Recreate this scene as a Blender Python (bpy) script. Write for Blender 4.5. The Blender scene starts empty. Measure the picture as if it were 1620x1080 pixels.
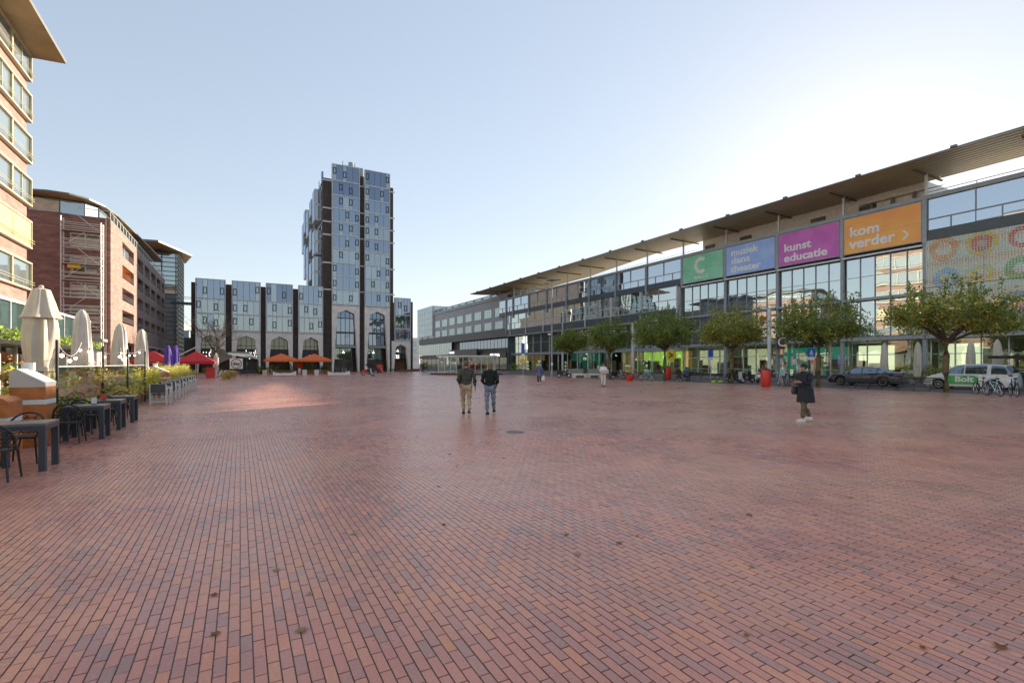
import bpy, math, random
import numpy as np
from mathutils import Vector, Matrix
random.seed(7); RNG = np.random.default_rng(7)
S = bpy.context.scene
C = S.collection
PI = math.pi

# ------------------------------------------------------------------ camera
FPX, HCAM, HY, YAW = 780.0, 1.7, 575.0, math.atan(430 / 780.0)
SN, CS = math.sin(YAW), math.cos(YAW)
cam_d = bpy.data.cameras.new('camera'); cam = bpy.data.objects.new('camera', cam_d); C.objects.link(cam)
cam.location = (0, 0, HCAM); cam.rotation_euler = (PI / 2, 0, -YAW)
cam_d.sensor_width = 36; cam_d.lens = FPX / 1620 * 36; cam_d.shift_y = 35 / 1620
cam_d.clip_start = 0.1; cam_d.clip_end = 3000
S.camera = cam

# ------------------------------------------------------------------ light
SUN_EL = math.radians(16.6)
SUN_DIR = Vector((0.9030 * math.cos(SUN_EL), 0.4297 * math.cos(SUN_EL), math.sin(SUN_EL)))   # towards the sun
W = bpy.data.worlds.new("World"); S.world = W; W.use_nodes = True
wn = W.node_tree.nodes; wl = W.node_tree.links
bg = wn['Background']
sky = wn.new('ShaderNodeTexSky'); sky.sky_type = 'NISHITA'; sky.sun_disc = False
sky.sun_elevation = SUN_EL
sky.sun_rotation = math.atan2(SUN_DIR.x, SUN_DIR.y)
sky.altitude = 0; sky.air_density = 1.0; sky.dust_density = 0.2; sky.ozone_density = 2.0
gm = wn.new('ShaderNodeGamma'); gm.inputs[1].default_value = 0.44; wl.new(sky.outputs[0], gm.inputs[0])
wt = wn.new('ShaderNodeMix'); wt.data_type = 'RGBA'; wt.blend_type = 'MULTIPLY'; wt.inputs[0].default_value = 1; wt.inputs[7].default_value = (.985, .955, .955, 1); wl.new(gm.outputs[0], wt.inputs[6])
wl.new(wt.outputs[2], bg.inputs[0]); bg.inputs[1].default_value = 0.15
sd = bpy.data.lights.new('sun', 'SUN'); sun = bpy.data.objects.new('sun', sd); C.objects.link(sun)
sd.energy = 3.4; sd.angle = math.radians(0.6); sd.color = (1.0, 0.86, 0.68)
sun.rotation_euler = SUN_DIR.to_track_quat('Z', 'Y').to_euler()
S.view_settings.view_transform = 'Standard'; S.view_settings.look = 'None'
S.view_settings.exposure = 1.74; S.view_settings.gamma = 1.0
S.render.engine = 'CYCLES'
S.cycles.max_bounces = 7; S.cycles.diffuse_bounces = 3; S.cycles.glossy_bounces = 4
S.cycles.transmission_bounces = 4; S.cycles.transparent_max_bounces = 10
S.cycles.use_denoising = True
S.cycles.caustics_reflective = True

# ------------------------------------------------------------------ helpers
def ray(x):
    t = (x - 810.0) / FPX
    return CS * t + SN, CS - SN * t
def on_y(x, Y):            # world X on the plane Y=const at picture column x
    a, b = ray(x); return a * Y / b
def on_x(x, X):            # world Y on the plane X=const at picture column x
    a, b = ray(x); return b * X / a
def hz_y(x, y, Y):         # height on the plane Y=const
    a, b = ray(x); return HCAM + (HY - y) / FPX * (Y / b)
def hz_x(x, y, X):
    a, b = ray(x); return HCAM + (HY - y) / FPX * (X / a)
def gnd(x, y):
    a, b = ray(x); z = FPX * HCAM / (y - HY); return a * z, b * z

class MB:
    def __init__(s): s.v = []; s.f = []; s.m = []
    def _add(s, vs, fs, m):
        n = len(s.v); s.v.extend([tuple(p) for p in vs])
        for f in fs: s.f.append(tuple(n + i for i in f)); s.m.append(m)
        return s
    def box(s, x0, y0, z0, x1, y1, z1, m=0):
        if x0 > x1: x0, x1 = x1, x0
        if y0 > y1: y0, y1 = y1, y0
        if z0 > z1: z0, z1 = z1, z0
        v = [(x0,y0,z0),(x1,y0,z0),(x1,y1,z0),(x0,y1,z0),(x0,y0,z1),(x1,y0,z1),(x1,y1,z1),(x0,y1,z1)]
        return s._add(v, [(0,3,2,1),(4,5,6,7),(0,1,5,4),(1,2,6,5),(2,3,7,6),(3,0,4,7)], m)
    def obox(s, c, size, M=None, m=0):
        M = M or Matrix.Identity(3); h = [k / 2 for k in size]; v = []
        for z in (-1, 1):
            for x, y in ((-1,-1),(1,-1),(1,1),(-1,1)):
                v.append(Vector(c) + M @ Vector((x*h[0], y*h[1], z*h[2])))
        return s._add(v, [(0,3,2,1),(4,5,6,7),(0,1,5,4),(1,2,6,5),(2,3,7,6),(3,0,4,7)], m)
    def cyl(s, p0, p1, r0, r1=None, n=8, m=0):
        r1 = r0 if r1 is None else r1
        p0 = Vector(p0); p1 = Vector(p1); d = p1 - p0
        q = d.to_track_quat('Z', 'Y').to_matrix() if d.length > 1e-9 else Matrix.Identity(3)
        v = []
        for p, r in ((p0, r0), (p1, r1)):
            for i in range(n):
                a = 2*PI*i/n; v.append(p + q @ Vector((math.cos(a)*r, math.sin(a)*r, 0)))
        f = [(i, (i+1) % n, n+(i+1) % n, n+i) for i in range(n)]
        f.append(tuple(range(n-1, -1, -1))); f.append(tuple(range(n, 2*n)))
        return s._add(v, f, m)
    def tube(s, pts, r, n=6, m=0):
        pts = [Vector(p) for p in pts]; v = []; N = len(pts)
        for i, p in enumerate(pts):
            d = pts[min(i+1, N-1)] - pts[max(i-1, 0)]
            q = d.to_track_quat('Z', 'Y').to_matrix()
            rr = r[i] if isinstance(r, (list, tuple)) else r
            for k in range(n):
                a = 2*PI*k/n; v.append(p + q @ Vector((math.cos(a)*rr, math.sin(a)*rr, 0)))
        f = []
        for i in range(N-1):
            for k in range(n): f.append((i*n+k, i*n+(k+1) % n, (i+1)*n+(k+1) % n, (i+1)*n+k))
        f.append(tuple(range(n-1, -1, -1))); f.append(tuple(range((N-1)*n, N*n)))
        return s._add(v, f, m)
    def ring(s, c, axis, R, r, n=20, k=6, m=0):       # torus
        q = Vector(axis).to_track_quat('Z', 'Y').to_matrix(); v = []; f = []; c = Vector(c)
        for i in range(n):
            a = 2*PI*i/n
            for j in range(k):
                b = 2*PI*j/k; rr = R + r*math.cos(b)
                v.append(c + q @ Vector((math.cos(a)*rr, math.sin(a)*rr, r*math.sin(b))))
        for i in range(n):
            for j in range(k):
                f.append((i*k+j, ((i+1) % n)*k+j, ((i+1) % n)*k+(j+1) % k, i*k+(j+1) % k))
        return s._add(v, f, m)
    def poly(s, pts, m=0): return s._add(pts, [tuple(range(len(pts)))], m)
    def prism(s, pts, vec, m=0):
        pts = [Vector(p) for p in pts]; n = len(pts); vec = Vector(vec)
        v = pts + [p + vec for p in pts]
        f = [tuple(range(n-1, -1, -1)), tuple(range(n, 2*n))] + [(i, (i+1) % n, n+(i+1) % n, n+i) for i in range(n)]
        return s._add(v, f, m)
    def lathe(s, prof, c=(0,0,0), n=16, m=0, wob=None):
        v = []; c = Vector(c)
        for j, (r, z) in enumerate(prof):
            for i in range(n):
                a = 2*PI*i/n; rr = r * (wob(a, j) if wob else 1)
                v.append(c + Vector((math.cos(a)*rr, math.sin(a)*rr, z)))
        f = []
        for j in range(len(prof)-1):
            for i in range(n): f.append((j*n+i, j*n+(i+1) % n, (j+1)*n+(i+1) % n, (j+1)*n+i))
        f.append(tuple(range(n-1, -1, -1))); f.append(tuple(range((len(prof)-1)*n, len(prof)*n)))
        return s._add(v, f, m)
    def sph(s, c, r, n=10, k=7, m=0):
        r = r if isinstance(r, (tuple, list)) else (r, r, r); v = [Vector(c)-Vector((0,0,r[2]))]; f = []
        for j in range(1, k):
            t = -PI/2 + PI*j/k
            for i in range(n):
                a = 2*PI*i/n; v.append(Vector(c)+Vector((math.cos(t)*math.cos(a)*r[0], math.cos(t)*math.sin(a)*r[1], math.sin(t)*r[2])))
        v.append(Vector(c)+Vector((0,0,r[2]))); L = len(v)-1
        for i in range(n): f.append((0, 1+(i+1) % n, 1+i)); f.append((L, L-n+i, L-n+(i+1) % n))
        for j in range(k-2):
            for i in range(n): f.append((1+j*n+i, 1+j*n+(i+1) % n, 1+(j+1)*n+(i+1) % n, 1+(j+1)*n+i))
        return s._add(v, f, m)
    def mesh(s, name, mats, smooth=False):
        me = bpy.data.meshes.new(name); me.from_pydata([tuple(p) for p in s.v], [], s.f)
        mats = mats if isinstance(mats, (list, tuple)) else [mats]
        for mm in mats: me.materials.append(mm)
        if len(mats) > 1: me.polygons.foreach_set('material_index', s.m)
        if smooth:
            me.polygons.foreach_set('use_smooth', [True]*len(s.f))
            try: me.set_sharp_from_angle(angle=math.radians(38))
            except Exception: pass
        me.update(); return me
    def build(s, name, mats, parent=None, smooth=False, world=False):
        o = bpy.data.objects.new(name, s.mesh(name, mats, smooth)); C.objects.link(o)
        if parent is not None:
            o.parent = parent
            if world: o.matrix_parent_inverse = Matrix.Translation(-total_loc(parent))
        return o
def total_loc(o): return wpos(o)
def tag(o, label=None, cat=None, group=None, kind=None):
    if label: o['label'] = label
    if cat: o['category'] = cat
    if group: o['group'] = group
    if kind: o['kind'] = kind
    return o
def thing(name, label, cat, loc=(0,0,0), rz=0, group=None):
    o = bpy.data.objects.new(name, None); C.objects.link(o); o.empty_display_size = .3
    o.location = loc; o.rotation_euler = (0, 0, rz); return tag(o, label, cat, group)
KIDS = {}
def kids(o):
    return [k for k in o.children]
def dup(o, loc=None, rz=None, label=None, parent=None, top=True, scale=None):
    c = o.copy(); C.objects.link(c)
    if top:
        if loc is not None: c.location = loc
        if rz is not None: c.rotation_euler = (0, 0, rz)
        if label: c['label'] = label
        if scale: c.scale = scale
    else: c.parent = parent
    for k in kids(o): dup(k, parent=c, top=False)
    return c
_pc = {}
def piece(name, parent, x0, y0, z0, x1, y1, z1, mat, tilt=0.0):      # a box part given in world coordinates, sharing mesh data by size
    d = (round(abs(x1-x0), 3), round(abs(y1-y0), 3), round(abs(z1-z0), 3)); key = (d, mat.name)
    if key not in _pc: _pc[key] = MB().box(-d[0]/2, -d[1]/2, -d[2]/2, d[0]/2, d[1]/2, d[2]/2).mesh(name, mat)
    o = bpy.data.objects.new(name, _pc[key]); C.objects.link(o)
    w = Vector(((x0+x1)/2, (y0+y1)/2, (z0+z1)/2))
    o.parent = parent; o.location = w - wpos(parent)
    if tilt: o.rotation_euler = (random.gauss(0, tilt), random.gauss(0, tilt), random.gauss(0, tilt))
    return o
def wpos(o):
    if o is None: return Vector((0, 0, 0))
    if o.parent is None: return Vector(o.location)
    if o.matrix_parent_inverse != Matrix.Identity(4): return Vector((0, 0, 0))
    return Vector(o.location) + wpos(o.parent)

# ------------------------------------------------------------------ materials
def newmat(name):
    m = bpy.data.materials.new(name); m.use_nodes = True; nt = m.node_tree
    return m, nt, nt.nodes, nt.links, nt.nodes['Principled BSDF']
def objco(N, L, scale=1.0, world=True):
    if world: g = N.new('ShaderNodeNewGeometry'); out = g.outputs['Position']
    else: g = N.new('ShaderNodeTexCoord'); out = g.outputs['Object']
    return out
def mat(name, col, rough=.6, metal=0, var=.12, vs=3.0, bump=0.0, bs=40., spec=.5, trans=0, emit=None, es=0, coat=0, world=True, dirt=0.0):
    m, nt, N, L, B = newmat(name)
    co = objco(N, L, world=world)
    nz = N.new('ShaderNodeTexNoise'); nz.inputs['Scale'].default_value = vs; nz.inputs['Detail'].default_value = 5
    L.new(co, nz.inputs['Vector'])
    mr = N.new('ShaderNodeMapRange'); mr.inputs[1].default_value = .3; mr.inputs[2].default_value = .7
    mr.inputs[3].default_value = 1-var; mr.inputs[4].default_value = 1+var; L.new(nz.outputs[0], mr.inputs[0])
    mx = N.new('ShaderNodeMix'); mx.data_type = 'RGBA'; mx.blend_type = 'MULTIPLY'; mx.inputs[0].default_value = 1
    mx.inputs[6].default_value = (*col, 1)
    cb = N.new('ShaderNodeCombineColor')
    for k in range(3): L.new(mr.outputs[0], cb.inputs[k])
    L.new(cb.outputs[0], mx.inputs[7]); L.new(mx.outputs[2], B.inputs['Base Color'])
    mr2 = N.new('ShaderNodeMapRange'); mr2.inputs[3].default_value = max(0.02, rough-.08); mr2.inputs[4].default_value = min(1, rough+.08)
    L.new(nz.outputs[0], mr2.inputs[0]); L.new(mr2.outputs[0], B.inputs['Roughness'])
    B.inputs['Metallic'].default_value = metal; B.inputs['Specular IOR Level'].default_value = spec
    if coat: B.inputs['Coat Weight'].default_value = coat; B.inputs['Coat Roughness'].default_value = .03
    if emit: B.inputs['Emission Color'].default_value = (*emit, 1); B.inputs['Emission Strength'].default_value = es
    if bump:
        n2 = N.new('ShaderNodeTexNoise'); n2.inputs['Scale'].default_value = bs; n2.inputs['Detail'].default_value = 4
        L.new(co, n2.inputs['Vector'])
        bp = N.new('ShaderNodeBump'); bp.inputs['Strength'].default_value = bump; bp.inputs['Distance'].default_value = .02
        L.new(n2.outputs[0], bp.inputs['Height']); L.new(bp.outputs[0], B.inputs['Normal'])
    return m
def glass(name, body, tint=(.8,.9,.95), lo=.35, hi=.95, wave=.001, see=False, rough=.01, varc=.25):
    """coated facade glass: reflection over a dark or curtained body; see=True lets the room behind show"""
    m, nt, N, L, B = newmat(name)
    out = [n for n in N if n.type == 'OUTPUT_MATERIAL'][0]
    g = N.new('ShaderNodeBsdfGlossy'); g.inputs['Color'].default_value = (*tint, 1); g.inputs['Roughness'].default_value = rough
    co = objco(N, L)
    nz = N.new('ShaderNodeTexNoise'); nz.inputs['Scale'].default_value = .55; nz.inputs['Detail'].default_value = 1
    L.new(co, nz.inputs['Vector'])
    bp = N.new('ShaderNodeBump'); bp.inputs['Strength'].default_value = 1; bp.inputs['Distance'].default_value = wave*4
    L.new(nz.outputs[0], bp.inputs['Height']); L.new(bp.outputs[0], g.inputs['Normal'])
    if see:
        b = N.new('ShaderNodeBsdfTransparent'); b.inputs['Color'].default_value = (*body, 1); bo = b.outputs[0]
    else:
        oi = N.new('ShaderNodeObjectInfo')
        mr = N.new('ShaderNodeMapRange'); mr.inputs[3].default_value = 1-varc; mr.inputs[4].default_value = 1+varc
        L.new(oi.outputs['Random'], mr.inputs[0])
        cb = N.new('ShaderNodeCombineColor')
        for k in range(3): L.new(mr.outputs[0], cb.inputs[k])
        mx = N.new('ShaderNodeMix'); mx.data_type = 'RGBA'; mx.blend_type = 'MULTIPLY'; mx.inputs[0].default_value = 1
        mx.inputs[6].default_value = (*body, 1); L.new(cb.outputs[0], mx.inputs[7])
        L.new(mx.outputs[2], B.inputs['Base Color']); B.inputs['Roughness'].default_value = .5; bo = B.outputs[0]
    lw = N.new('ShaderNodeLayerWeight'); lw.inputs['Blend'].default_value = .45
    m2 = N.new('ShaderNodeMapRange'); m2.inputs[3].default_value = lo; m2.inputs[4].default_value = hi
    L.new(lw.outputs['Fresnel'], m2.inputs[0])
    ms = N.new('ShaderNodeMixShader'); L.new(m2.outputs[0], ms.inputs[0]); L.new(bo, ms.inputs[1]); L.new(g.outputs[0], ms.inputs[2])
    L.new(ms.outputs[0], out.inputs[0]); return m
def brickmat(name, c1, c2, mort, along='xz', w=.22, h=.07, rough=.8):
    m, nt, N, L, B = newmat(name)
    g = N.new('ShaderNodeNewGeometry'); sp = N.new('ShaderNodeSeparateXYZ'); L.new(g.outputs['Position'], sp.inputs[0])
    ad = N.new('ShaderNodeMath'); ad.operation = 'ADD'; L.new(sp.outputs[0], ad.inputs[0]); L.new(sp.outputs[1], ad.inputs[1])
    cb = N.new('ShaderNodeCombineXYZ'); L.new(ad.outputs[0], cb.inputs[0]); L.new(sp.outputs[2], cb.inputs[1])
    bt = N.new('ShaderNodeTexBrick'); bt.inputs['Scale'].default_value = 1; bt.inputs['Brick Width'].default_value = w
    bt.inputs['Row Height'].default_value = h; bt.inputs['Mortar Size'].default_value = .008
    bt.inputs['Color1'].default_value = (*c1, 1); bt.inputs['Color2'].default_value = (*c2, 1); bt.inputs['Mortar'].default_value = (*mort, 1)
    L.new(cb.outputs[0], bt.inputs['Vector'])
    nz = N.new('ShaderNodeTexNoise'); nz.inputs['Scale'].default_value = .9; nz.inputs['Detail'].default_value = 8
    mp = N.new('ShaderNodeMapping'); mp.inputs['Scale'].default_value = (1, 1, 4.5); L.new(g.outputs['Position'], mp.inputs[0]); L.new(mp.outputs[0], nz.inputs['Vector'])
    mr = N.new('ShaderNodeMapRange'); mr.inputs[1].default_value = .3; mr.inputs[2].default_value = .7; mr.inputs[3].default_value = .7; mr.inputs[4].default_value = 1.3
    L.new(nz.outputs[0], mr.inputs[0]); c3 = N.new('ShaderNodeCombineColor')
    for k in range(3): L.new(mr.outputs[0], c3.inputs[k])
    mx = N.new('ShaderNodeMix'); mx.data_type = 'RGBA'; mx.blend_type = 'MULTIPLY'; mx.inputs[0].default_value = 1
    L.new(bt.outputs['Color'], mx.inputs[6]); L.new(c3.outputs[0], mx.inputs[7]); L.new(mx.outputs[2], B.inputs['Base Color'])
    B.inputs['Roughness'].default_value = rough
    return m
def leafmat(name, col, tr=.58):
    m, nt, N, L, B = newmat(name)
    out = [n for n in N if n.type == 'OUTPUT_MATERIAL'][0]
    co = objco(N, L); nz = N.new('ShaderNodeTexNoise'); nz.inputs['Scale'].default_value = 6; nz.inputs['Detail'].default_value = 4; L.new(co, nz.inputs['Vector'])
    hs = N.new('ShaderNodeHueSaturation'); hs.inputs['Color'].default_value = (*col, 1)
    mr = N.new('ShaderNodeMapRange'); mr.inputs[1].default_value = .3; mr.inputs[2].default_value = .7; mr.inputs[3].default_value = .6; mr.inputs[4].default_value = 1.5
    L.new(nz.outputs[0], mr.inputs[0]); L.new(mr.outputs[0], hs.inputs['Value'])
    L.new(hs.outputs[0], B.inputs['Base Color']); B.inputs['Roughness'].default_value = .5
    t = N.new('ShaderNodeBsdfTranslucent'); L.new(hs.outputs[0], t.inputs[0])
    ms = N.new('ShaderNodeMixShader'); ms.inputs[0].default_value = tr
    L.new(B.outputs[0], ms.inputs[1]); L.new(t.outputs[0], ms.inputs[2]); L.new(ms.outputs[0], out.inputs[0]); return m

M = dict(
 steel=mat('grey_steel', (.30,.33,.35), .45, .1), steel_l=mat('light_steel', (.6,.63,.64), .45, .1), galv=mat('galvanised', (.6,.61,.6), .45, .5),
 dark=mat('dark_slate_panel', (.06,.08,.095), .4), black=mat('black_paint', (.012,.013,.016), .4), white=mat('white_paint', (.75,.75,.73), .5),
 concrete=mat('pale_concrete', (.76,.74,.68), .8, vs=1.2, bump=.15), conc2=mat('grey_concrete', (.33,.32,.3), .85, vs=2, bump=.2),
 frame_w=mat('pale_grey_frame', (.50,.53,.54), .45, .1), frame_c=mat('cream_frame', (.50,.45,.30), .5), panel_y=mat('cream_yellow_panel', (.50,.43,.22), .5),
 brick_d=brickmat('dark_brown_brick', (.075,.055,.045), (.05,.04,.036), (.04,.036,.034)),
 brick_r=brickmat('purple_red_brick', (.28,.13,.11), (.20,.095,.085), (.19,.15,.13)),
 brick_p=brickmat('pink_red_brick', (.33,.20,.155), (.26,.15,.12), (.30,.25,.21)),
 brick_g=brickmat('grey_purple_brick', (.33,.25,.23), (.25,.20,.18), (.12,.1,.09)),
 wood_u=mat('timber_soffit', (.30,.20,.09), .55, vs=.4, var=.35), alu_u=mat('ribbed_soffit', (.17,.15,.11), .5, .2), roofdk=mat('roof_edge_grey', (.17,.17,.16), .5, .2),
 wood=mat('orange_timber', (.50,.17,.045), .5, vs=5, var=.3), woodb=mat('brown_timber', (.17,.085,.04), .6, vs=4),
 canvas=mat('cream_canvas', (.62,.55,.44), .9, var=.06, bump=.2, bs=8), canvas2=mat('white_grey_canvas', (.57,.53,.49), .9, var=.06, bump=.2, bs=8),
 purple=mat('purple_canvas', (.10,.05,.35), .8), lilac=mat('lilac_canvas', (.5,.4,.75), .8), redc=mat('red_canvas', (.45,.02,.03), .8), orangec=mat('orange_canvas', (.72,.16,.04), .8),
 greyc=mat('grey_canvas', (.2,.21,.19), .8), redp=mat('red_paint', (.62,.04,.03), .35), bark=mat('bark_green', (.16,.13,.06), .9, vs=14, var=.4, bump=.6, bs=60),
 bark2=mat('bark_dark', (.08,.065,.05), .9, vs=14, var=.3, bump=.5, bs=60), rubber=mat('rubber', (.015,.015,.016), .7), chrome=mat('chrome', (.75,.75,.76), .15, 1),
 table=mat('anthracite_metal', (.035,.045,.06), .4, spec=.6), tabletop=mat('table_top_grey', (.13,.13,.12), .3, spec=.7), plast=mat('black_plastic', (.02,.022,.025), .45),
 textile=mat('grey_textilene', (.06,.065,.07), .7), walum=mat('white_aluminium', (.7,.7,.68), .4), neon=mat('white_letters', (.85,.85,.82), .5, emit=(1,1,.95), es=.5),
 letter=mat('white_print', (.82,.82,.8), .5, var=.02), corr=mat('corrugated_silver', (.66,.64,.60), .5, .1),
 skin=mat('skin', (.42,.24,.17), .5, var=.05), hairb=mat('brown_grey_hair', (.12,.09,.065), .7, var=.3, vs=60), hairbl=mat('dark_blond_hair', (.22,.13,.055), .65, var=.35, vs=70), hairk=mat('black_hair', (.015,.013,.012), .6),
 olive=mat('olive_black_jacket', (.045,.05,.036), .6, var=.35, vs=7, bump=.5, bs=12), knit=mat('black_green_fleece', (.009,.016,.014), .95, bump=.4, bs=60), khaki=mat('sand_chino', (.42,.33,.21), .85, bump=.3, bs=14), denim=mat('blue_jeans', (.17,.22,.30), .85, var=.25, vs=6, bump=.3, bs=14),
 coat=mat('navy_black_coat', (.016,.018,.028), .8, bump=.4, bs=14), olivep=mat('olive_brown_trousers', (.13,.105,.055), .85, bump=.4, bs=12), shoew=mat('white_shoe', (.75,.72,.68), .5), shoeb=mat('black_shoe', (.02,.02,.02), .5),
 blue=mat('blue_jacket', (.07,.13,.35), .7), greyblue=mat('blue_grey_coat', (.12,.14,.24), .8), maroon=mat('maroon_top', (.10,.04,.035), .8), greyh=mat('pale_hair', (.5,.45,.38), .8),
 soil=mat('soil', (.05,.035,.025), .95), signb=mat('traffic_blue', (.02,.09,.42), .4), yellow=mat('traffic_yellow', (.75,.5,.03), .4), green=mat('bin_green', (.02,.06,.035), .5), lime=mat('lime_fabric', (.35,.8,.05), .6),
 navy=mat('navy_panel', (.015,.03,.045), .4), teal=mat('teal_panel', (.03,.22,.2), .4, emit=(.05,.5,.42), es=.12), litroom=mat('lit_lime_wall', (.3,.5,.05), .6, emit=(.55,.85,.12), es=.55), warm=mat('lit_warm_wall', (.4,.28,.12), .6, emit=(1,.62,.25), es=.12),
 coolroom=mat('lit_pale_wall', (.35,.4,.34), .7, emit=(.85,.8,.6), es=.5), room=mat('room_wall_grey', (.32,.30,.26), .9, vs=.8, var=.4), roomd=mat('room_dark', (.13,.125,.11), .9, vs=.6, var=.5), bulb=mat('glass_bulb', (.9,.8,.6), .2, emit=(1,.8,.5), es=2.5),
 orangelit=mat('orange_lit_paint', (.75,.28,.02), .6), asphalt=mat('asphalt', (.06,.058,.058), .8, vs=20, bump=.2, bs=60), lgreen=mat('pale_green_panel', (.33,.5,.40), .5), ltblue=mat('pale_blue_plastic', (.4,.65,.72), .5),
)
G = dict(
 blue=glass('sky_blue_glass', (.06,.09,.13), (.54,.64,.78), .36, .95), curtain=glass('curtained_glass', (.24,.29,.31), (.64,.74,.79), .3, .92), darkg=glass('dark_blue_glass', (.04,.06,.10), (.44,.54,.72), .3, .9),
 big=glass('library_glass', (.07,.11,.10), (.88,.96,.96), .55, .97, wave=.0015), big2=glass('office_glass', (.03,.04,.05), (.75,.83,.92), .6, .97, wave=.0008), green=glass('green_shop_glass', (.02,.06,.05), (.6,.75,.7), .25, .9),
 shop=glass('shop_glass', (.78,.86,.78), (.95,.95,.88), .10, .8, see=True), clear=glass('clear_screen_glass', (.9,.93,.92), (.9,.95,.95), .05, .7, see=True), shopd=glass('shop_dark_glass', (.015,.02,.02), (.6,.65,.6), .12, .85),
 house=glass('house_glass', (.16,.19,.19), (.75,.88,.9), .35, .9), pav=glass('pavilion_glass', (.85,.88,.86), (.8,.88,.88), .03, .55, see=True), arch=glass('arch_glass', (.05,.045,.03), (.62,.66,.6), .12, .8), car=glass('car_glass', (.012,.016,.022), (.75,.85,.95), .22, .9),
)
def banner_mat(name, a, b):
    m, nt, N, L, B = newmat(name); co = objco(N, L)
    nz = N.new('ShaderNodeTexNoise'); nz.inputs['Scale'].default_value = .6; nz.inputs['Detail'].default_value = 3; L.new(co, nz.inputs['Vector'])
    cr = N.new('ShaderNodeValToRGB'); cr.color_ramp.elements[0].color = (*a, 1); cr.color_ramp.elements[0].position = .38
    cr.color_ramp.elements[1].color = (*b, 1); cr.color_ramp.elements[1].position = .62
    L.new(nz.outputs[0], cr.inputs[0]); L.new(cr.outputs[0], B.inputs['Base Color']); B.inputs['Roughness'].default_value = .45; return m
def text(s, size, o, xd, yd, mt, parent, off=.0, ext=.03, width=None, name='lettering', spacing=1.0):
    cu = bpy.data.curves.new('t', 'FONT'); cu.body = s; cu.size = size; cu.offset = off; cu.extrude = ext; cu.resolution_u = 3; cu.space_character = spacing
    to = bpy.data.objects.new('t', cu); C.objects.link(to); bpy.context.view_layer.update()
    dg = bpy.context.evaluated_depsgraph_get(); me = bpy.data.meshes.new_from_object(to.evaluated_get(dg)); bpy.data.objects.remove(to)
    n = len(me.vertices); a = np.empty(n*3); me.vertices.foreach_get('co', a); a = a.reshape(-1, 3)
    if width: k = width / max(1e-6, a[:,0].max()-a[:,0].min()); a[:,0] *= k
    xd = np.array(xd, float); yd = np.array(yd, float); zd = np.cross(xd, yd)
    p = np.array(o, float) + a[:,:1]*xd + a[:,1:2]*yd + a[:,2:3]*zd - np.array(wpos(parent) if parent else (0,0,0))
    me.vertices.foreach_set('co', p.ravel()); me.materials.clear(); me.materials.append(mt); me.update(); me.name = name
    ob = bpy.data.objects.new(name, me); C.objects.link(ob); ob.parent = parent; return ob
XR = ((0,-1,0), (0,0,1))     # text on a facade seen looking +X
XF = ((1,0,0), (0,0,1))      # seen looking +Y
XL = ((0,1,0), (0,0,1))      # seen looking -X

def leaves(centers, n, spread, size, rng, shape=4, up=.3):
    """n leaf faces scattered round each centre; returns verts, faces"""
    K = len(centers); c = np.repeat(np.array(centers), n, 0) + rng.normal(0, 1, (K*n, 3)) * np.array(spread)
    a = rng.normal(0, 1, (K*n, 3)); a /= np.linalg.norm(a, axis=1)[:, None]
    b = rng.normal(0, 1, (K*n, 3)); b -= (a*b).sum(1)[:, None]*a; b /= np.linalg.norm(b, axis=1)[:, None]
    s = size * rng.uniform(.6, 1.3, (K*n, 1)); w = .55
    v = np.stack([c - a*s*.5, c + b*s*w*.55 - a*s*.05, c + a*s*.6, c - b*s*w*.55 - a*s*.05], 1).reshape(-1, 3)
    f = np.arange(K*n*4).reshape(-1, 4)
    return v, f
def leafobj(name, parts, mats, parent, probs, rng):
    v = np.concatenate([p[0] for p in parts]); k = 0; fs = []
    for p in parts: fs.append(p[1] + k); k += len(p[0])
    f = np.concatenate(fs); me = bpy.data.meshes.new(name)
    me.vertices.add(len(v)); me.vertices.foreach_set('co', v.ravel())
    me.loops.add(len(f)*4); me.loops.foreach_set('vertex_index', f.ravel().astype(np.int32))
    me.polygons.add(len(f)); me.polygons.foreach_set('loop_start', np.arange(0, len(f)*4, 4, dtype=np.int32)); me.polygons.foreach_set('loop_total', np.full(len(f), 4, dtype=np.int32))
    for m_ in mats: me.materials.append(m_)
    if callable(probs): mi = probs(v.reshape(-1, 4, 3).mean(1))
    else: mi = rng.choice(len(mats), len(f), p=probs)
    me.polygons.foreach_set('material_index', mi.astype(np.int32)); me.update(calc_edges=True)
    o = bpy.data.objects.new(name, me); C.objects.link(o); o.parent = parent; return o
LF = dict(g=leafmat('leaf_green', (.20,.29,.06)), g2=leafmat('leaf_dark_green', (.12,.20,.05)), o=leafmat('leaf_olive', (.42,.40,.10)), y=leafmat('leaf_yellow', (.72,.58,.10)), r=leafmat('leaf_rust', (.58,.22,.08)), b=leafmat('leaf_brown', (.3,.18,.07)), lg=leafmat('leaf_light_green', (.38,.50,.10)), fw=leafmat('seed_pale', (.5,.42,.25)))
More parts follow.
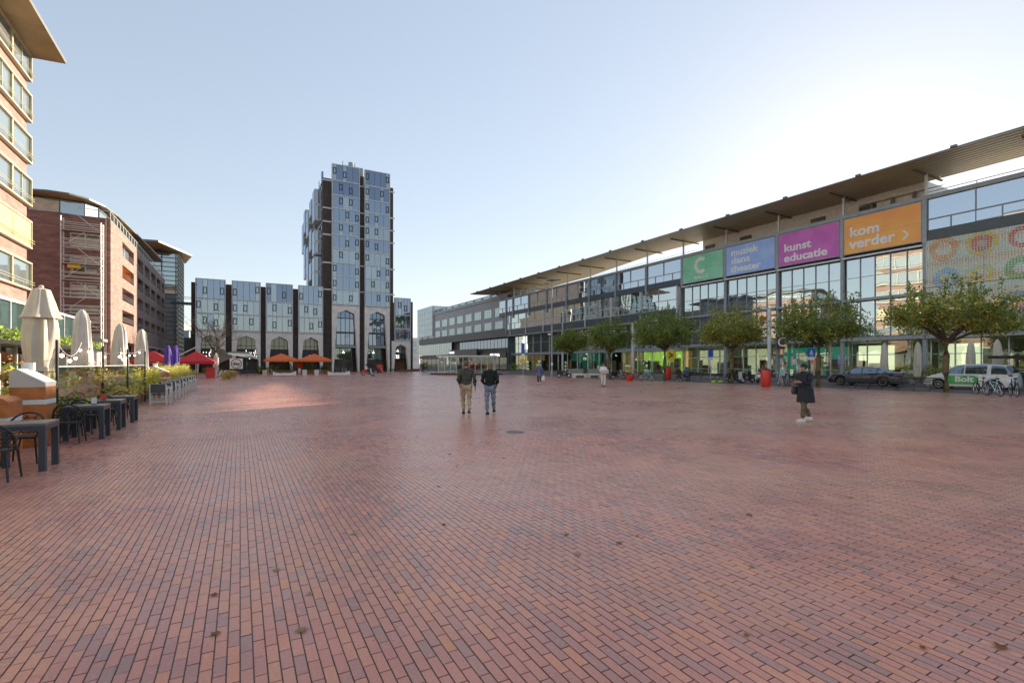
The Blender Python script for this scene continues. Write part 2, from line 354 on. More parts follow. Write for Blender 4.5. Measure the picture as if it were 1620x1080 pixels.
# ------------------------------------------------------------------ ground
RW, RL = .067, .195
def pavermat(name):
    m, nt, N, L, B = newmat(name)
    def mth(op, a, b=None, c=None):
        n = N.new('ShaderNodeMath'); n.operation = op
        for i, x in enumerate((a, b, c)):
            if x is None: continue
            if isinstance(x, (int, float)): n.inputs[i].default_value = x
            else: L.new(x, n.inputs[i])
        return n.outputs[0]
    g = N.new('ShaderNodeNewGeometry'); sp = N.new('ShaderNodeSeparateXYZ'); L.new(g.outputs['Position'], sp.inputs[0])
    X, Y = sp.outputs[0], sp.outputs[1]
    u = mth('DIVIDE', X, RW); r = mth('FLOOR', u); fu = mth('SUBTRACT', u, r)
    half = mth('MULTIPLY', mth('MODULO', mth('ADD', r, 20000.0), 2.0), .5)
    j = N.new('ShaderNodeTexWhiteNoise'); j.noise_dimensions = '1D'; L.new(r, j.inputs['W'])
    sh = mth('ADD', half, mth('MULTIPLY', j.outputs['Value'], 0.0))
    v = mth('ADD', mth('DIVIDE', Y, RL), sh); c = mth('FLOOR', v); fv = mth('SUBTRACT', v, c)
    eu = mth('MULTIPLY', mth('MINIMUM', fu, mth('SUBTRACT', 1.0, fu)), RW)
    ev = mth('MULTIPLY', mth('MINIMUM', fv, mth('SUBTRACT', 1.0, fv)), RL)
    e = mth('MINIMUM', eu, ev)
    cd = N.new('ShaderNodeCameraData')
    jw = N.new('ShaderNodeMapRange'); L.new(e, jw.inputs[0]); jw.inputs[1].default_value = .0018; jw.inputs[2].default_value = .0042; jw.inputs[3].default_value = 0; jw.inputs[4].default_value = 1
    cx = N.new('ShaderNodeCombineXYZ'); L.new(r, cx.inputs[0]); L.new(c, cx.inputs[1])
    wn_ = N.new('ShaderNodeTexWhiteNoise'); wn_.noise_dimensions = '2D'; L.new(cx.outputs[0], wn_.inputs['Vector'])
    # large soft patches shift the mix of clinkers from red towards mauve grey and sand
    n1 = N.new('ShaderNodeTexNoise'); n1.inputs['Scale'].default_value = .32; n1.inputs['Detail'].default_value = 3; L.new(g.outputs['Position'], n1.inputs['Vector'])
    t = mth('ADD', mth('MULTIPLY', wn_.outputs['Value'], .80), mth('MULTIPLY', mth('SUBTRACT', n1.outputs[0], .5), .7))
    t = mth('ADD', t, .13)
    cr = N.new('ShaderNodeValToRGB'); E = cr.color_ramp.elements
    cols = [(0, (.34,.20,.18)), (.2, (.46,.22,.185)), (.42, (.55,.225,.175)), (.62, (.59,.24,.18)), (.8, (.61,.265,.185)), (.93, (.64,.26,.16)), (1, (.67,.26,.125))]
    E[0].color = (*cols[0][1], 1); E[1].color = (*cols[-1][1], 1)
    for p, k in cols[1:-1]: n = E.new(p); n.color = (*k, 1)
    L.new(t, cr.inputs[0])
    n2 = N.new('ShaderNodeTexNoise'); n2.inputs['Scale'].default_value = 55; n2.inputs['Detail'].default_value = 6; L.new(g.outputs['Position'], n2.inputs['Vector'])
    n3 = N.new('ShaderNodeTexNoise'); n3.inputs['Scale'].default_value = .9; n3.inputs['Detail'].default_value = 6; L.new(g.outputs['Position'], n3.inputs['Vector'])
    f = mth('MULTIPLY', mth('ADD', mth('MULTIPLY', n2.outputs[0], .5), .75), mth('ADD', mth('MULTIPLY', n3.outputs[0], .7), .65))
    cb = N.new('ShaderNodeCombineColor'); [L.new(f, cb.inputs[k]) for k in range(3)]
    mx = N.new('ShaderNodeMix'); mx.data_type = 'RGBA'; mx.blend_type = 'MULTIPLY'; mx.inputs[0].default_value = 1; L.new(cr.outputs[0], mx.inputs[6]); L.new(cb.outputs[0], mx.inputs[7])
    vo = N.new('ShaderNodeTexVoronoi'); vo.inputs['Scale'].default_value = 1.3; L.new(g.outputs['Position'], vo.inputs['Vector'])
    vr_ = N.new('ShaderNodeMapRange'); L.new(vo.outputs['Distance'], vr_.inputs[0]); vr_.inputs[1].default_value = .018; vr_.inputs[2].default_value = .03; vr_.inputs[3].default_value = .8; vr_.inputs[4].default_value = 0
    mg = N.new('ShaderNodeMix'); mg.data_type = 'RGBA'; L.new(vr_.outputs[0], mg.inputs[0]); L.new(mx.outputs[2], mg.inputs[6]); mg.inputs[7].default_value = (.10,.085,.08,1)
    n7 = N.new('ShaderNodeTexNoise'); n7.inputs['Scale'].default_value = 1.1; n7.inputs['Detail'].default_value = 7; n7.inputs['Roughness'].default_value = .7; L.new(g.outputs['Position'], n7.inputs['Vector'])
    st = N.new('ShaderNodeMapRange'); L.new(n7.outputs[0], st.inputs[0]); st.inputs[1].default_value = .6; st.inputs[2].default_value = .74; st.inputs[3].default_value = 0; st.inputs[4].default_value = .28
    ms_ = N.new('ShaderNodeMix'); ms_.data_type = 'RGBA'; L.new(st.outputs[0], ms_.inputs[0]); L.new(mg.outputs[2], ms_.inputs[6]); ms_.inputs[7].default_value = (.17,.11,.10,1); mx = ms_
    # pale tan in wide uneven fields, painted in for light glare on the bricks
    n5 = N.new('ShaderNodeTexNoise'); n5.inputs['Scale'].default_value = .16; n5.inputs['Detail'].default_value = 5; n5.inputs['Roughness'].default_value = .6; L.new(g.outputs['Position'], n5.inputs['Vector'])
    glare = N.new('ShaderNodeMapRange'); L.new(n5.outputs[0], glare.inputs[0]); glare.inputs[1].default_value = .42; glare.inputs[2].default_value = .66; glare.inputs[3].default_value = 0; glare.inputs[4].default_value = .45
    md = N.new('ShaderNodeMix'); md.data_type = 'RGBA'; L.new(glare.outputs[0], md.inputs[0]); L.new(mx.outputs[2], md.inputs[6]); md.inputs[7].default_value = (.66,.43,.30, 1); mx = md
    m3 = N.new('ShaderNodeMix'); m3.data_type = 'RGBA'; L.new(jw.outputs[0], m3.inputs[0]); m3.inputs[6].default_value = (.05,.036,.032, 1); L.new(mx.outputs[2], m3.inputs[7])
    L.new(m3.outputs[2], B.inputs['Base Color'])
    rg = mth('ADD', mth('MULTIPLY', n3.outputs[0], .35), mth('MULTIPLY', wn_.outputs['Value'], .12)); n6 = N.new('ShaderNodeTexNoise'); n6.inputs['Scale'].default_value = .3; n6.inputs['Detail'].default_value = 7; n6.inputs['Roughness'].default_value = .7; L.new(g.outputs['Position'], n6.inputs['Vector'])
    rg = mth('ADD', mth('ADD', mth('MULTIPLY', n6.outputs[0], .45), mth('MULTIPLY', rg, .5)), -.04); rg = mth('MAXIMUM', rg, .25)
    L.new(rg, B.inputs['Roughness']); B.inputs['Specular IOR Level'].default_value = .3
    bp = N.new('ShaderNodeBump'); bp.inputs['Strength'].default_value = .25; bp.inputs['Distance'].default_value = .003; L.new(n2.outputs[0], bp.inputs['Height'])
    bp2 = N.new('ShaderNodeBump'); bp2.inputs['Strength'].default_value = .5; bp2.inputs['Distance'].default_value = .003; L.new(jw.outputs[0], bp2.inputs['Height']); L.new(bp.outputs[0], bp2.inputs['Normal'])
    L.new(bp2.outputs[0], B.inputs['Normal']); return m
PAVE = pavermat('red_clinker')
tag(MB().poly([(-1500,-1500,-.06),(1500,-1500,-.06),(1500,1500,-.06),(-1500,1500,-.06)]).build('ground', mat('far_ground', (.2,.17,.15), .9)), kind='structure')
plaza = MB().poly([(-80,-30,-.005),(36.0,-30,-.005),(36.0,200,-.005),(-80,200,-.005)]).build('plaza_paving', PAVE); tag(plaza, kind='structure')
rp = MB().poly([(36.25,-30,-.008),(90,-30,-.008),(90,260,-.008),(36.25,260,-.008)]).build('roadway_paving', mat('dark_clinker_road', (.14,.10,.095), .6, vs=1.0, var=.3)); tag(rp, kind='structure')
kb = MB().box(36.0,-30,-.05,36.25,200,-.002).build('kerb_strip', mat('kerb_stone', (.33,.30,.26), .8)); tag(kb, kind='structure')
sw = MB().box(44.6,-30,-.05,53.9,200,.10).build('pavement', mat('pavement_grey', (.2,.16,.15), .7, vs=2)); tag(sw, kind='structure')

# clinker bricks as real pieces in the foreground
vis = []
r0, r1 = int(-14/RW), int(21/RW)
for r in range(r0, r1):
    xc = (r + .5) * RW; hf = .5 * ((r + 20000) % 2)
    for c in range(int(.5/RL), int(17/RL)):
        yc = (c + .5 - hf) * RL
        z = SN*xc + CS*yc
        if z < 2.25 or z > 11.5: continue
        lat = CS*xc - SN*yc
        if abs(lat) > 1.12*z + 1.2: continue
        if xc < -4.3: continue
        vis.append((z*z + .25*lat*lat, xc, yc, z))
vis.sort(); JW = .0026
def brick_geo(x, y, jit, rnd):
    a = RW/2 - JW + rnd.uniform(-.0006, .0004); b = RL/2 - JW + rnd.uniform(-.001, .0005); ch = .0022
    t = [rnd.uniform(-jit, jit) for _ in range(3)]
    def zz(px, py): return -.0005 + t[0] + t[1]*px/RW + t[2]*py/RL
    an = rnd.uniform(-.004, .004); cs, sn = math.cos(an), math.sin(an)
    v = []
    for (k, dz, w) in ((0, -.02, 1), (0, -ch, 1), (ch, 0, 1)):
        for sx, sy in ((-1,-1),(1,-1),(1,1),(-1,1)):
            px, py = sx*(a-k), sy*(b-k); v.append((x + px*cs - py*sn, y + px*sn + py*cs, (zz(px, py) + dz) if dz > -.015 else -.022))
    f = [(8,9,10,11)]
    for q in (0, 4):
        for i in range(4): f.append((q+i, q+(i+1) % 4, q+4+(i+1) % 4, q+4+i))
    return v, f
vr = random.Random(3); variants = []
for k in range(6):
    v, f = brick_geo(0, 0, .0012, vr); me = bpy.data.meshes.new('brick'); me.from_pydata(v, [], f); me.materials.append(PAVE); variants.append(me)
for (q, x, y, z) in vis[:300]:
    o = bpy.data.objects.new('brick', vr.choice(variants)); C.objects.link(o); o.location = (x, y, 0); o.parent = plaza
V = []; F = []
for (q, x, y, z) in vis[300:]:
    v, f = brick_geo(x, y, .0014, vr); n = len(V); V += v; F += [tuple(n+i for i in ff) for ff in f]
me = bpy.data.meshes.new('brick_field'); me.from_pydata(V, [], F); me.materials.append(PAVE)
bf = bpy.data.objects.new('brick_field', me); C.objects.link(bf); bf.parent = plaza; bf['kind'] = 'stuff'

# ------------------------------------------------------------------ right building: long glass front with floating roof
X0 = 54.0; B0 = X0*.3878; BAY = 6.966
rb = thing('glass_civic_building', 'long glass fronted civic building with floating roof and four coloured banners', 'building', (X0, 60, 0))
def P(mb, name, mats, smooth=False): return mb.build(name, mats, rb, smooth, world=True)
# mass behind glass
YN, YF = -14.0, 101.0
mb = MB(); mb.box(X0+8.4, YN, 0, X0+40, YF, 16.0); P(mb, 'rear_wall', M['room'])
mb = MB(); mb.box(X0+.6, YN, 16.0, X0+40, YF, 16.35); P(mb, 'flat_roof', M['conc2'])
P(MB().box(X0+.5, YF-.3, 0, X0+8.4, YF, 16.0), 'end_wall', M['dark']); P(MB().box(X0+.5, YN, 0, X0+8.4, YN+.3, 16.0), 'end_wall', M['dark'])
posts = [B0 + BAY*k for k in range(-5, 13)]
cop = MB(); cop.box(X0-.12, YN, 16.42, X0+.7, YF+.1, 16.78); P(cop, 'coping', M['steel'])
ib = MB(); ib.box(X0+.5, YN+.3, 12.72, X0+8.3, YF-.3, 12.95); ib.box(X0+.9, B0+4*BAY, 8.3, X0+8.3, YF-.3, 8.5); P(ib, 'floor_slab', M['room'])
# upper storey band and windows
for k, y in enumerate(posts[:-1]):
    ya, yb = y, posts[k+1]
    if ya < YN: continue
    idx = k - 5
    piece('mullion_post', rb, X0-.1, ya-.17, 12.5 if idx <= 4 else 12.0, X0+.35, ya+.17, 16.42, M['steel'])
    if 0 <= idx <= 3: continue
    piece('spandrel_panel', rb, X0+.02, ya+.17, 12.72, X0+.3, yb-.17, 13.58, M['dark'])
    mid = (ya+yb)/2
    for a, b in ((ya+.2, mid-.03), (mid+.03, yb-.2)):
        piece('pane', rb, X0+.12, a, 14.66, X0+.15, b, 16.4, G['big2'], .0015)
        h = (a+b)/2
        piece('pane', rb, X0+.12, a, 13.64, X0+.15, h-.03, 14.55, G['big2'], .002)
        piece('pane', rb, X0+.12, h+.03, 13.64, X0+.15, b, 14.55, G['big2'], .002)
        piece('window_mullion', rb, X0+.03, h-.03, 13.6, X0+.2, h+.03, 14.56, M['frame_w'] if idx > 3 else M['steel'])
    piece('transom', rb, X0+.02, ya+.17, 14.56, X0+.2, yb-.17, 14.65, M['frame_w'] if idx > 3 else M['steel'])
    piece('window_mullion', rb, X0+.02, mid-.03, 14.66, X0+.2, mid+.03, 16.4, M['steel'])
piece('mullion_post', rb, X0-.1, YF-.3, 8.2, X0+.35, YF+.04, 16.42, M['steel'])
# second storey, left part
SY = posts[5+4]
for k, y in enumerate(posts[:-1]):
    idx = k - 5
    if idx < 4: continue
    ya, yb = y + 1.2, posts[k+1] + 1.2
    if idx == 4: ya = y + .9
    yb = min(yb, YF)
    if yb - ya < 1: continue
    mid = (ya+yb)/2
    piece('mullion_post', rb, X0-.08, ya-.12, 8.2, X0+.3, ya+.12, 12.7, M['steel_l'])
    piece('spandrel_panel', rb, X0+.04, ya+.13, 8.24, X0+.3, yb-.13, 9.5, M['dark'])
    for a, b in ((ya+.14, mid-.03), (mid+.03, yb-.14)):
        h = (a+b)/2
        piece('pane', rb, X0+.14, a, 10.9, X0+.17, b, 12.68, G['big'], .0015)
        for a2, b2 in ((a, h-.03), (h+.03, b)): piece('pane', rb, X0+.14, a2, 9.6, X0+.17, b2, 10.78, G['big'], .002)
        piece('window_mullion', rb, X0+.06, h-.03, 9.55, X0+.22, h+.03, 10.8, M['steel_l'])
    piece('transom', rb, X0+.05, ya+.13, 10.79, X0+.22, yb-.13, 10.88, M['steel_l'])
    piece('transom', rb, X0+.05, ya+.13, 9.5, X0+.22, yb-.13, 9.58, M['steel_l'])
    piece('window_mullion', rb, X0+.05, mid-.03, 10.9, X0+.22, mid+.03, 12.68, M['steel'])
mb = MB(); mb.box(X0-.02, SY+.4, 7.95, X0+2.5, YF, 8.22); P(mb, 'soffit_slab', M['conc2'])
piece('corner_pier', rb, X0-.1, SY+.18, 3.9, X0+1.6, SY+.75, 12.5, M['steel'])
# lower glazing of the left part (double height, set back)
yl = [SY+.8 + 3.2*k for k in range(17)]
yl = [y for y in yl if y < YF-.5] + [YF-.3]
for a, b in zip(yl[:-1], yl[1:]):
    xs = X0+1.5
    piece('pane', rb, xs, a+.06, 4.15, xs+.03, b-.06, 6.2, G['big'], .002)
    piece('pane', rb, xs, a+.06, 6.28, xs+.03, b-.06, 7.93, G['big'], .002)
    piece('shop_pane', rb, xs, a+.06, .35, xs+.03, b-.06, 3.55, G['shop'], .002)
    piece('window_mullion', rb, xs-.06, a-.06, .1, xs+.12, a+.06, 7.95, M['steel_l'])
mb = MB(); mb.box(X0+1.4, SY+.8, 6.2, X0+1.62, YF-.3, 6.28); mb.box(X0+1.3, SY+.8, 3.6, X0+1.7, YF-.3, 4.12); P(mb, 'lintel_band', M['steel'])
mb = MB(); mb.box(X0+1.42, SY+.8, 0, X0+1.6, YF-.3, .34); P(mb, 'plinth', M['dark'])
# four banner bays with curtain wall below
bcol = [('orange', banner_mat('banner_orange', (.95,.48,.10), (.95,.38,.10))), ('magenta', banner_mat('banner_magenta', (.66,.16,.55), (.58,.12,.50))),
        ('blue', banner_mat('banner_blue', (.32,.48,.88), (.42,.57,.92))), ('green', banner_mat('banner_green', (.20,.62,.36), (.30,.68,.46)))]
bl = ['orange banner reading kom verder, nearest to the dotted screen', 'magenta banner reading kunst educatie', 'light blue banner reading muziek dans theater', 'green banner with a large letter C']
bannerparts = []
for k in range(4):
    ya, yb = posts[5+k]+.2, posts[6+k]-.2
    b = thing('banner', bl[k] + ' on the glass front', 'banner', (X0-.06, (ya+yb)/2, 12.62))
    b['group'] = 'banners along the upper storey'
    m2 = MB(); m2.box(X0-.08, ya+.06, 14.445, X0-.02, yb-.06, 16.3); m2.build('banner_sheet', bcol[k][1], b, world=True)
    m2 = MB(); m2.box(X0-.08, ya+.06, 12.78, X0-.02, yb-.06, 14.42); bs_ = m2.build('banner_sheet', bcol[k][1], b, world=True)
    m2 = MB(); m2.box(X0-.1, ya, 12.7, X0, ya+.06, 16.38); m2.box(X0-.1, yb-.06, 12.7, X0, yb, 16.38); m2.box(X0-.1, ya+.06, 12.7, X0, yb-.06, 12.78); m2.box(X0-.1, ya+.06, 16.3, X0, yb-.06, 16.38); m2.box(X0-.07, ya+.06, 14.42, X0-.03, yb-.06, 14.445)
    m2.build('banner_frame', M['steel'], b, world=True)
    xt = X0-.085; W_ = yb-ya
    L_ = M['letter']
    if k == 0:
        text('kom', 1.35, (xt, yb-.55, 14.45), *XR, L_, bs_, .038, .02, 2.6); text('verder', 1.35, (xt, yb-.55, 13.25), *XR, L_, bs_, .038, .02, 4.05)
        m3 = MB()
        for s in (1, -1):
            y0_, z0_ = yb-5.05, 13.62; m3.prism([(xt,y0_,z0_+s*.42),(xt,y0_-.18,z0_+s*.42+ (0)),(xt,y0_-.58,z0_),(xt,y0_-.4,z0_)], (-.02,0,0))
        m3.build('arrow_mark', L_, bs_, world=True)
    elif k == 1:
        text('kunst', 1.2, (xt, yb-.65, 14.3), *XR, L_, bs_, .034, .02, 3.0); text('educatie', 1.2, (xt, yb-.65, 13.15), *XR, L_, bs_, .034, .02, 4.7)
    elif k == 2:
        for s_, z_, w_ in (('muziek', 15.15, 3.7), ('dans', 14.15, 2.6), ('theater', 13.1, 4.1)): text(s_, 1.1, (xt, yb-.75, z_), *XR, L_, bs_, .03, .02, w_)
    else:
        m3 = MB(); cy, cz, R0, R1 = (ya+yb)/2+.2, 14.85, .62, 1.12; n = 18
        a0, a1 = math.radians(48), math.radians(312)
        pts = [(a0+(a1-a0)*i/n) for i in range(n+1)]
        for i in range(n):
            q = [(xt, cy-math.cos(a)*r*.95, cz+math.sin(a)*r) for a, r in ((pts[i],R0),(pts[i],R1),(pts[i+1],R1),(pts[i+1],R0))]
            m3.prism(q, (-.02,0,0))
        m3.box(xt-.02, cy+1.1, 13.52, xt, cy-1.3, 13.56)
        m3.build('letter_mark', mat('pale_c', (.72,.78,.65), .5), bs_, world=True)
        text('Platform C', .42, (xt, cy+1.15, 13.12), *XR, L_, bs_, .012, .02, 2.3)
    # curtain wall
    xg = X0+.3
    ys = [ya, ya+1.25, ya+2.6, ya+3.9, ya+5.2, yb]
    for i in range(5):
        for z0_, z1_ in ((4.35,7.9),(8.15,10.3),(10.36,12.2)):
            if z0_ == 4.35:
                piece('pane', rb, xg, ys[i]+.03, 4.4, xg+.03, ys[i+1]-.03, 6.1, G['big'], .002)
                piece('pane', rb, xg, ys[i]+.03, 6.16, xg+.03, ys[i+1]-.03, z1_, G['big'], .002)
            else: piece('pane', rb, xg, ys[i]+.03, z0_, xg+.03, ys[i+1]-.03, z1_, G['big'], .002)
    for i in (1, 2, 3, 4): piece('window_mullion', rb, xg-.1, ys[i]-.03, 4.35, xg-.02, ys[i]+.03, 12.25 if i != 2 else 12.5, M['steel'])
    for z_ in (6.1, 10.3): piece('transom', rb, xg-.06, ya, z_, xg-.015, yb, z_+.06, M['steel_l'])
    piece('glass_rail_beam', rb, X0-.25, ya-.1, 12.25, X0-.05, yb+.1, 12.42, M['steel_l'])
    piece('glass_rail_beam', rb, X0-.3, ya-.1, 7.9, X0+.2, yb+.1, 8.15, M['steel'])
    piece('tall_post', rb, X0-.05, ya-.35, 0.1, X0+.25, ya-.05, 12.5, M['steel'])
# dotted art screen, right part
def dotscreen():
    m, nt, N, L, B = newmat('dotted_art_screen')
    out = [n for n in N if n.type == 'OUTPUT_MATERIAL'][0]
    def mth(op, a, b=None):
        n = N.new('ShaderNodeMath'); n.operation = op
        for i, x in enumerate((a, b)):
            if x is None: continue
            if isinstance(x, (int, float)): n.inputs[i].default_value = x
            else: L.new(x, n.inputs[i])
        return n.outputs[0]
    g = N.new('ShaderNodeNewGeometry'); sp = N.new('ShaderNodeSeparateXYZ'); L.new(g.outputs['Position'], sp.inputs[0]); Y, Z = sp.outputs[1], sp.outputs[2]
    p = .19
    fy = mth('SUBTRACT', mth('FRACT', mth('DIVIDE', Y, p)), .5); fz = mth('SUBTRACT', mth('FRACT', mth('DIVIDE', Z, p)), .5)
    d = mth('SQRT', mth('ADD', mth('MULTIPLY', fy, fy), mth('MULTIPLY', fz, fz))); dot = mth('LESS_THAN', d, .37)
    cur = None; base = (.62,.64,.58)
    rgb = N.new('ShaderNodeRGB'); rgb.outputs[0].default_value = (*base, 1); cur = rgb.outputs[0]
    n1 = N.new('ShaderNodeTexNoise'); n1.inputs['Scale'].default_value = .35; L.new(g.outputs['Position'], n1.inputs['Vector'])
    cr = N.new('ShaderNodeValToRGB'); cr.color_ramp.elements[0].position = .35; cr.color_ramp.elements[0].color = (.52,.64,.56,1); cr.color_ramp.elements[1].position = .65; cr.color_ramp.elements[1].color = (.70,.68,.58,1)
    L.new(n1.outputs[0], cr.inputs[0]); cur = cr.outputs[0]
    def circ(x, y, bands):
        nonlocal cur
        cy, cz = on_x(x, X0), hz_x(x, y, X0)
        a = mth('SUBTRACT', Y, cy); b = mth('SUBTRACT', Z, cz); dd = mth('SQRT', mth('ADD', mth('MULTIPLY', a, a), mth('MULTIPLY', b, b)))
        for R, col in bands:
            f = mth('LESS_THAN', dd, R); mx = N.new('ShaderNodeMix'); mx.data_type = 'RGBA'; L.new(f, mx.inputs[0]); L.new(cur, mx.inputs[6]); mx.inputs[7].default_value = (*col, 1); cur = mx.outputs[2]
    circ(1493.8, 394.2, [(1.05,(.72,.25,.06)),(.55,base)]); circ(1554, 384.5, [(1.05,(.62,.5,.04)),(.72,(.55,.05,.03)),(.28,(.6,.35,.3))])
    circ(1498, 441, [(.95,(.13,.4,.7)),(.45,(.5,.62,.66))]); circ(1555, 432.7, [(.8,(.68,.58,.08)),(.4,(.72,.7,.5))]); circ(1615, 424, [(.95,(.06,.42,.12)),(.4,(.7,.72,.7))])
    circ(1619, 373.7, [(.85,(.6,.05,.08)),(.5,(.72,.7,.72))]); circ(1572, 518, [(.95,(.5,.04,.22)),(.4,(.6,.5,.5))]); circ(1614, 525, [(1.5,(.05,.22,.6)),(.5,(.35,.55,.1))]); circ(1612, 480, [(1.0,(.07,.3,.65)),(.5,(.5,.1,.3))])
    circ(1480, 505, [(.9,(.65,.3,.1)),(.4,base)]); circ(1530, 480, [(.9,(.15,.5,.25)),(.4,base)])
    L.new(cur, B.inputs['Base Color']); B.inputs['Roughness'].default_value = .6
    gl = N.new('ShaderNodeBsdfGlossy'); gl.inputs['Color'].default_value = (.6,.66,.66,1); gl.inputs['Roughness'].default_value = .05
    dk = N.new('ShaderNodeBsdfDiffuse'); dk.inputs[0].default_value = (.06,.10,.10,1)
    m1 = N.new('ShaderNodeMixShader'); m1.inputs[0].default_value = .3; L.new(dk.outputs[0], m1.inputs[1]); L.new(gl.outputs[0], m1.inputs[2])
    m2 = N.new('ShaderNodeMixShader'); L.new(dot, m2.inputs[0]); L.new(m1.outputs[0], m2.inputs[1]); L.new(B.outputs[0], m2.inputs[2]); L.new(m2.outputs[0], out.inputs[0]); return m
DS = dotscreen()
y = B0 - .15
sy = [y - 3.95*k for k in range(9)]
for a, b in zip(sy[:-1], sy[1:]):
    for z0_, z1_ in ((4.3, 8.45), (8.5, 12.66)):
        piece('screen_panel', rb, X0-.12, b+.03, z0_, X0-.08, a-.03, z1_, DS, .001)
    piece('screen_rail', rb, X0-.08, a-.03, 4.3, X0+.0, a+.03, 12.66, M['steel_l'])
mb = MB(); mb.box(X0+.3, YN, 4.3, X0+.4, B0-.2, 12.6); P(mb, 'wall_behind_screen', M['dark'])
mb = MB(); mb.box(X0-.25, YN, 3.95, X0+.5, SY+.2, 4.32); P(mb, 'canopy_beam', M['steel'])
# ground floor glazing right part
yg = B0 - 5*BAY
ys = []
while yg < SY+.3: ys.append(yg); yg += BAY/4
for a, b in zip(ys[:-1], ys[1:]):
    xs = X0+1.2
    piece('shop_pane', rb, xs, a+.04, .45, xs+.03, b-.04, 3.92, G['shop'], .002)
    piece('window_mullion', rb, xs-.05, a-.04, .1, xs+.1, a+.04, 3.94, M['steel_l'])
mb = MB(); mb.box(X0+1.1, YN, 2.55, X0+1.18, SY+.2, 2.62); mb.box(X0+1.1, YN, 1.0, X0+1.17, SY+.2, 1.06); P(mb, 'door_rail', M['lgreen'])
mb = MB(); mb.box(X0+1.12, YN, .1, X0+1.35, SY+.2, .43); P(mb, 'plinth', M['dark'])
for x_, dx_, zt_c, mm_ in ((1217, -1.2, 7.9, 'concrete'), (1001, -.6, 7.95, 'steel_l'), (890, -.4, 7.95, 'steel_l'), (1310, 2.6, 3.9, 'concrete'), (1345, 2.6, 3.9, 'white'), (1398, 2.6, 3.9, 'concrete'), (1440, 2.2, 3.9, 'white'), (1490, 2.6, 3.9, 'concrete'), (1560, 2.6, 3.9, 'concrete'), (1600, 2.2, 3.9, 'white'), (1100, 2.8, 3.9, 'concrete'), (1180, 2.8, 3.9, 'concrete')):
    yy = on_x(x_, X0+dx_)
    piece_c = MB(); piece_c.cyl((X0+dx_, yy, .1), (X0+dx_, yy, zt_c), .2, n=14)
    P(piece_c, 'column', M[mm_], True)
# interiors seen through the ground floor glass
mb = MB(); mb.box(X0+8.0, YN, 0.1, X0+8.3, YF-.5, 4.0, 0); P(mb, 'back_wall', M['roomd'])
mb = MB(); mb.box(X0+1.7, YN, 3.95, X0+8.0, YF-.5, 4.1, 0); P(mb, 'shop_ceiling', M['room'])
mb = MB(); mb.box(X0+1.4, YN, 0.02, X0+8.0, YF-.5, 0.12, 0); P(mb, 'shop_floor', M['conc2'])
rr = random.Random(11)
def ya_(x): return on_x(x, X0+3)
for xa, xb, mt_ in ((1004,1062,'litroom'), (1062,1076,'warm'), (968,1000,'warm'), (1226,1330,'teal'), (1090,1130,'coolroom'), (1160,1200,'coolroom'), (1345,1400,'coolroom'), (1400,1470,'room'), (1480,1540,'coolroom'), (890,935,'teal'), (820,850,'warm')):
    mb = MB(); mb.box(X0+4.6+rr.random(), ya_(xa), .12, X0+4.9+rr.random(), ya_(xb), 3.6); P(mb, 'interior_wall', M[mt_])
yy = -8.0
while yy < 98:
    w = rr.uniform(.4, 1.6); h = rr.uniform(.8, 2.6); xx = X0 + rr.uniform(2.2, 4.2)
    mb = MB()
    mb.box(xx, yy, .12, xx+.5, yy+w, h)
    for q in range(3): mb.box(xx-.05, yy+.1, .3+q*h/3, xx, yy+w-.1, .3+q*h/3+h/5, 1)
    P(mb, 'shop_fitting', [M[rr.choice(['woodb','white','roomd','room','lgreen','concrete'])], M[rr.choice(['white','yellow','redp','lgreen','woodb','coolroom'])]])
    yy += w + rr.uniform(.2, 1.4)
# floating roof
def roofpoly():
    f = [(50.1, -16), (50.0, 20), (50.0, 60), (50.0, 100), (50.1, 112.5)]
    b = [(62, 101), (60, 70), (57.2, 50), (57.0, 20), (57.0, -16)]
    return f + b
rp_ = roofpoly(); ZR = 18.85
def roofz(x, y): return ZR + .12*math.sin(PI*(x-50)/10)
top = [(x, y, ZR+.22 + (.28 if 51 < x < 61 else 0)) for x, y in rp_]; bot = [(x, y, ZR) for x, y in rp_]
mb = MB(); n = len(rp_)
# tapered wing section: front edge thin
F_ = [(50.0, y) for y in (-16, 10, 40, 70, 100, 112.5)]
Bk = [(57.0, -16), (57.0, 10), (57.0, 57), (60.5, 78), (61.6, 98), (55.5, 111.0)]
secs = []
for (fx, fy), (bx, by) in zip(F_, Bk):
    s_ = []
    for u, zb, zt in ((0, .05, .17), (.25, 0, .42), (.6, 0, .46), (1, .05, .2)):
        s_.append(((fx+(bx-fx)*u, fy+(by-fy)*u, ZR+zb), (fx+(bx-fx)*u, fy+(by-fy)*u, ZR+zt)))
    secs.append(s_)
for a, b in zip(secs[:-1], secs[1:]):
    for i in range(3):
        mb.poly([a[i][0], a[i+1][0], b[i+1][0], b[i][0]], 1); mb.poly([a[i][1], b[i][1], b[i+1][1], a[i+1][1]], 0)
    mb.poly([a[0][0], b[0][0], b[0][1], a[0][1]], 0); mb.poly([a[3][0], a[3][1], b[3][1], b[3][0]], 0)
for e in (secs[0], secs[-1]):
    mb.poly([p[0] for p in e] + [p[1] for p in reversed(e)], 0)
roofm = newmat('ribbed_timber_soffit')
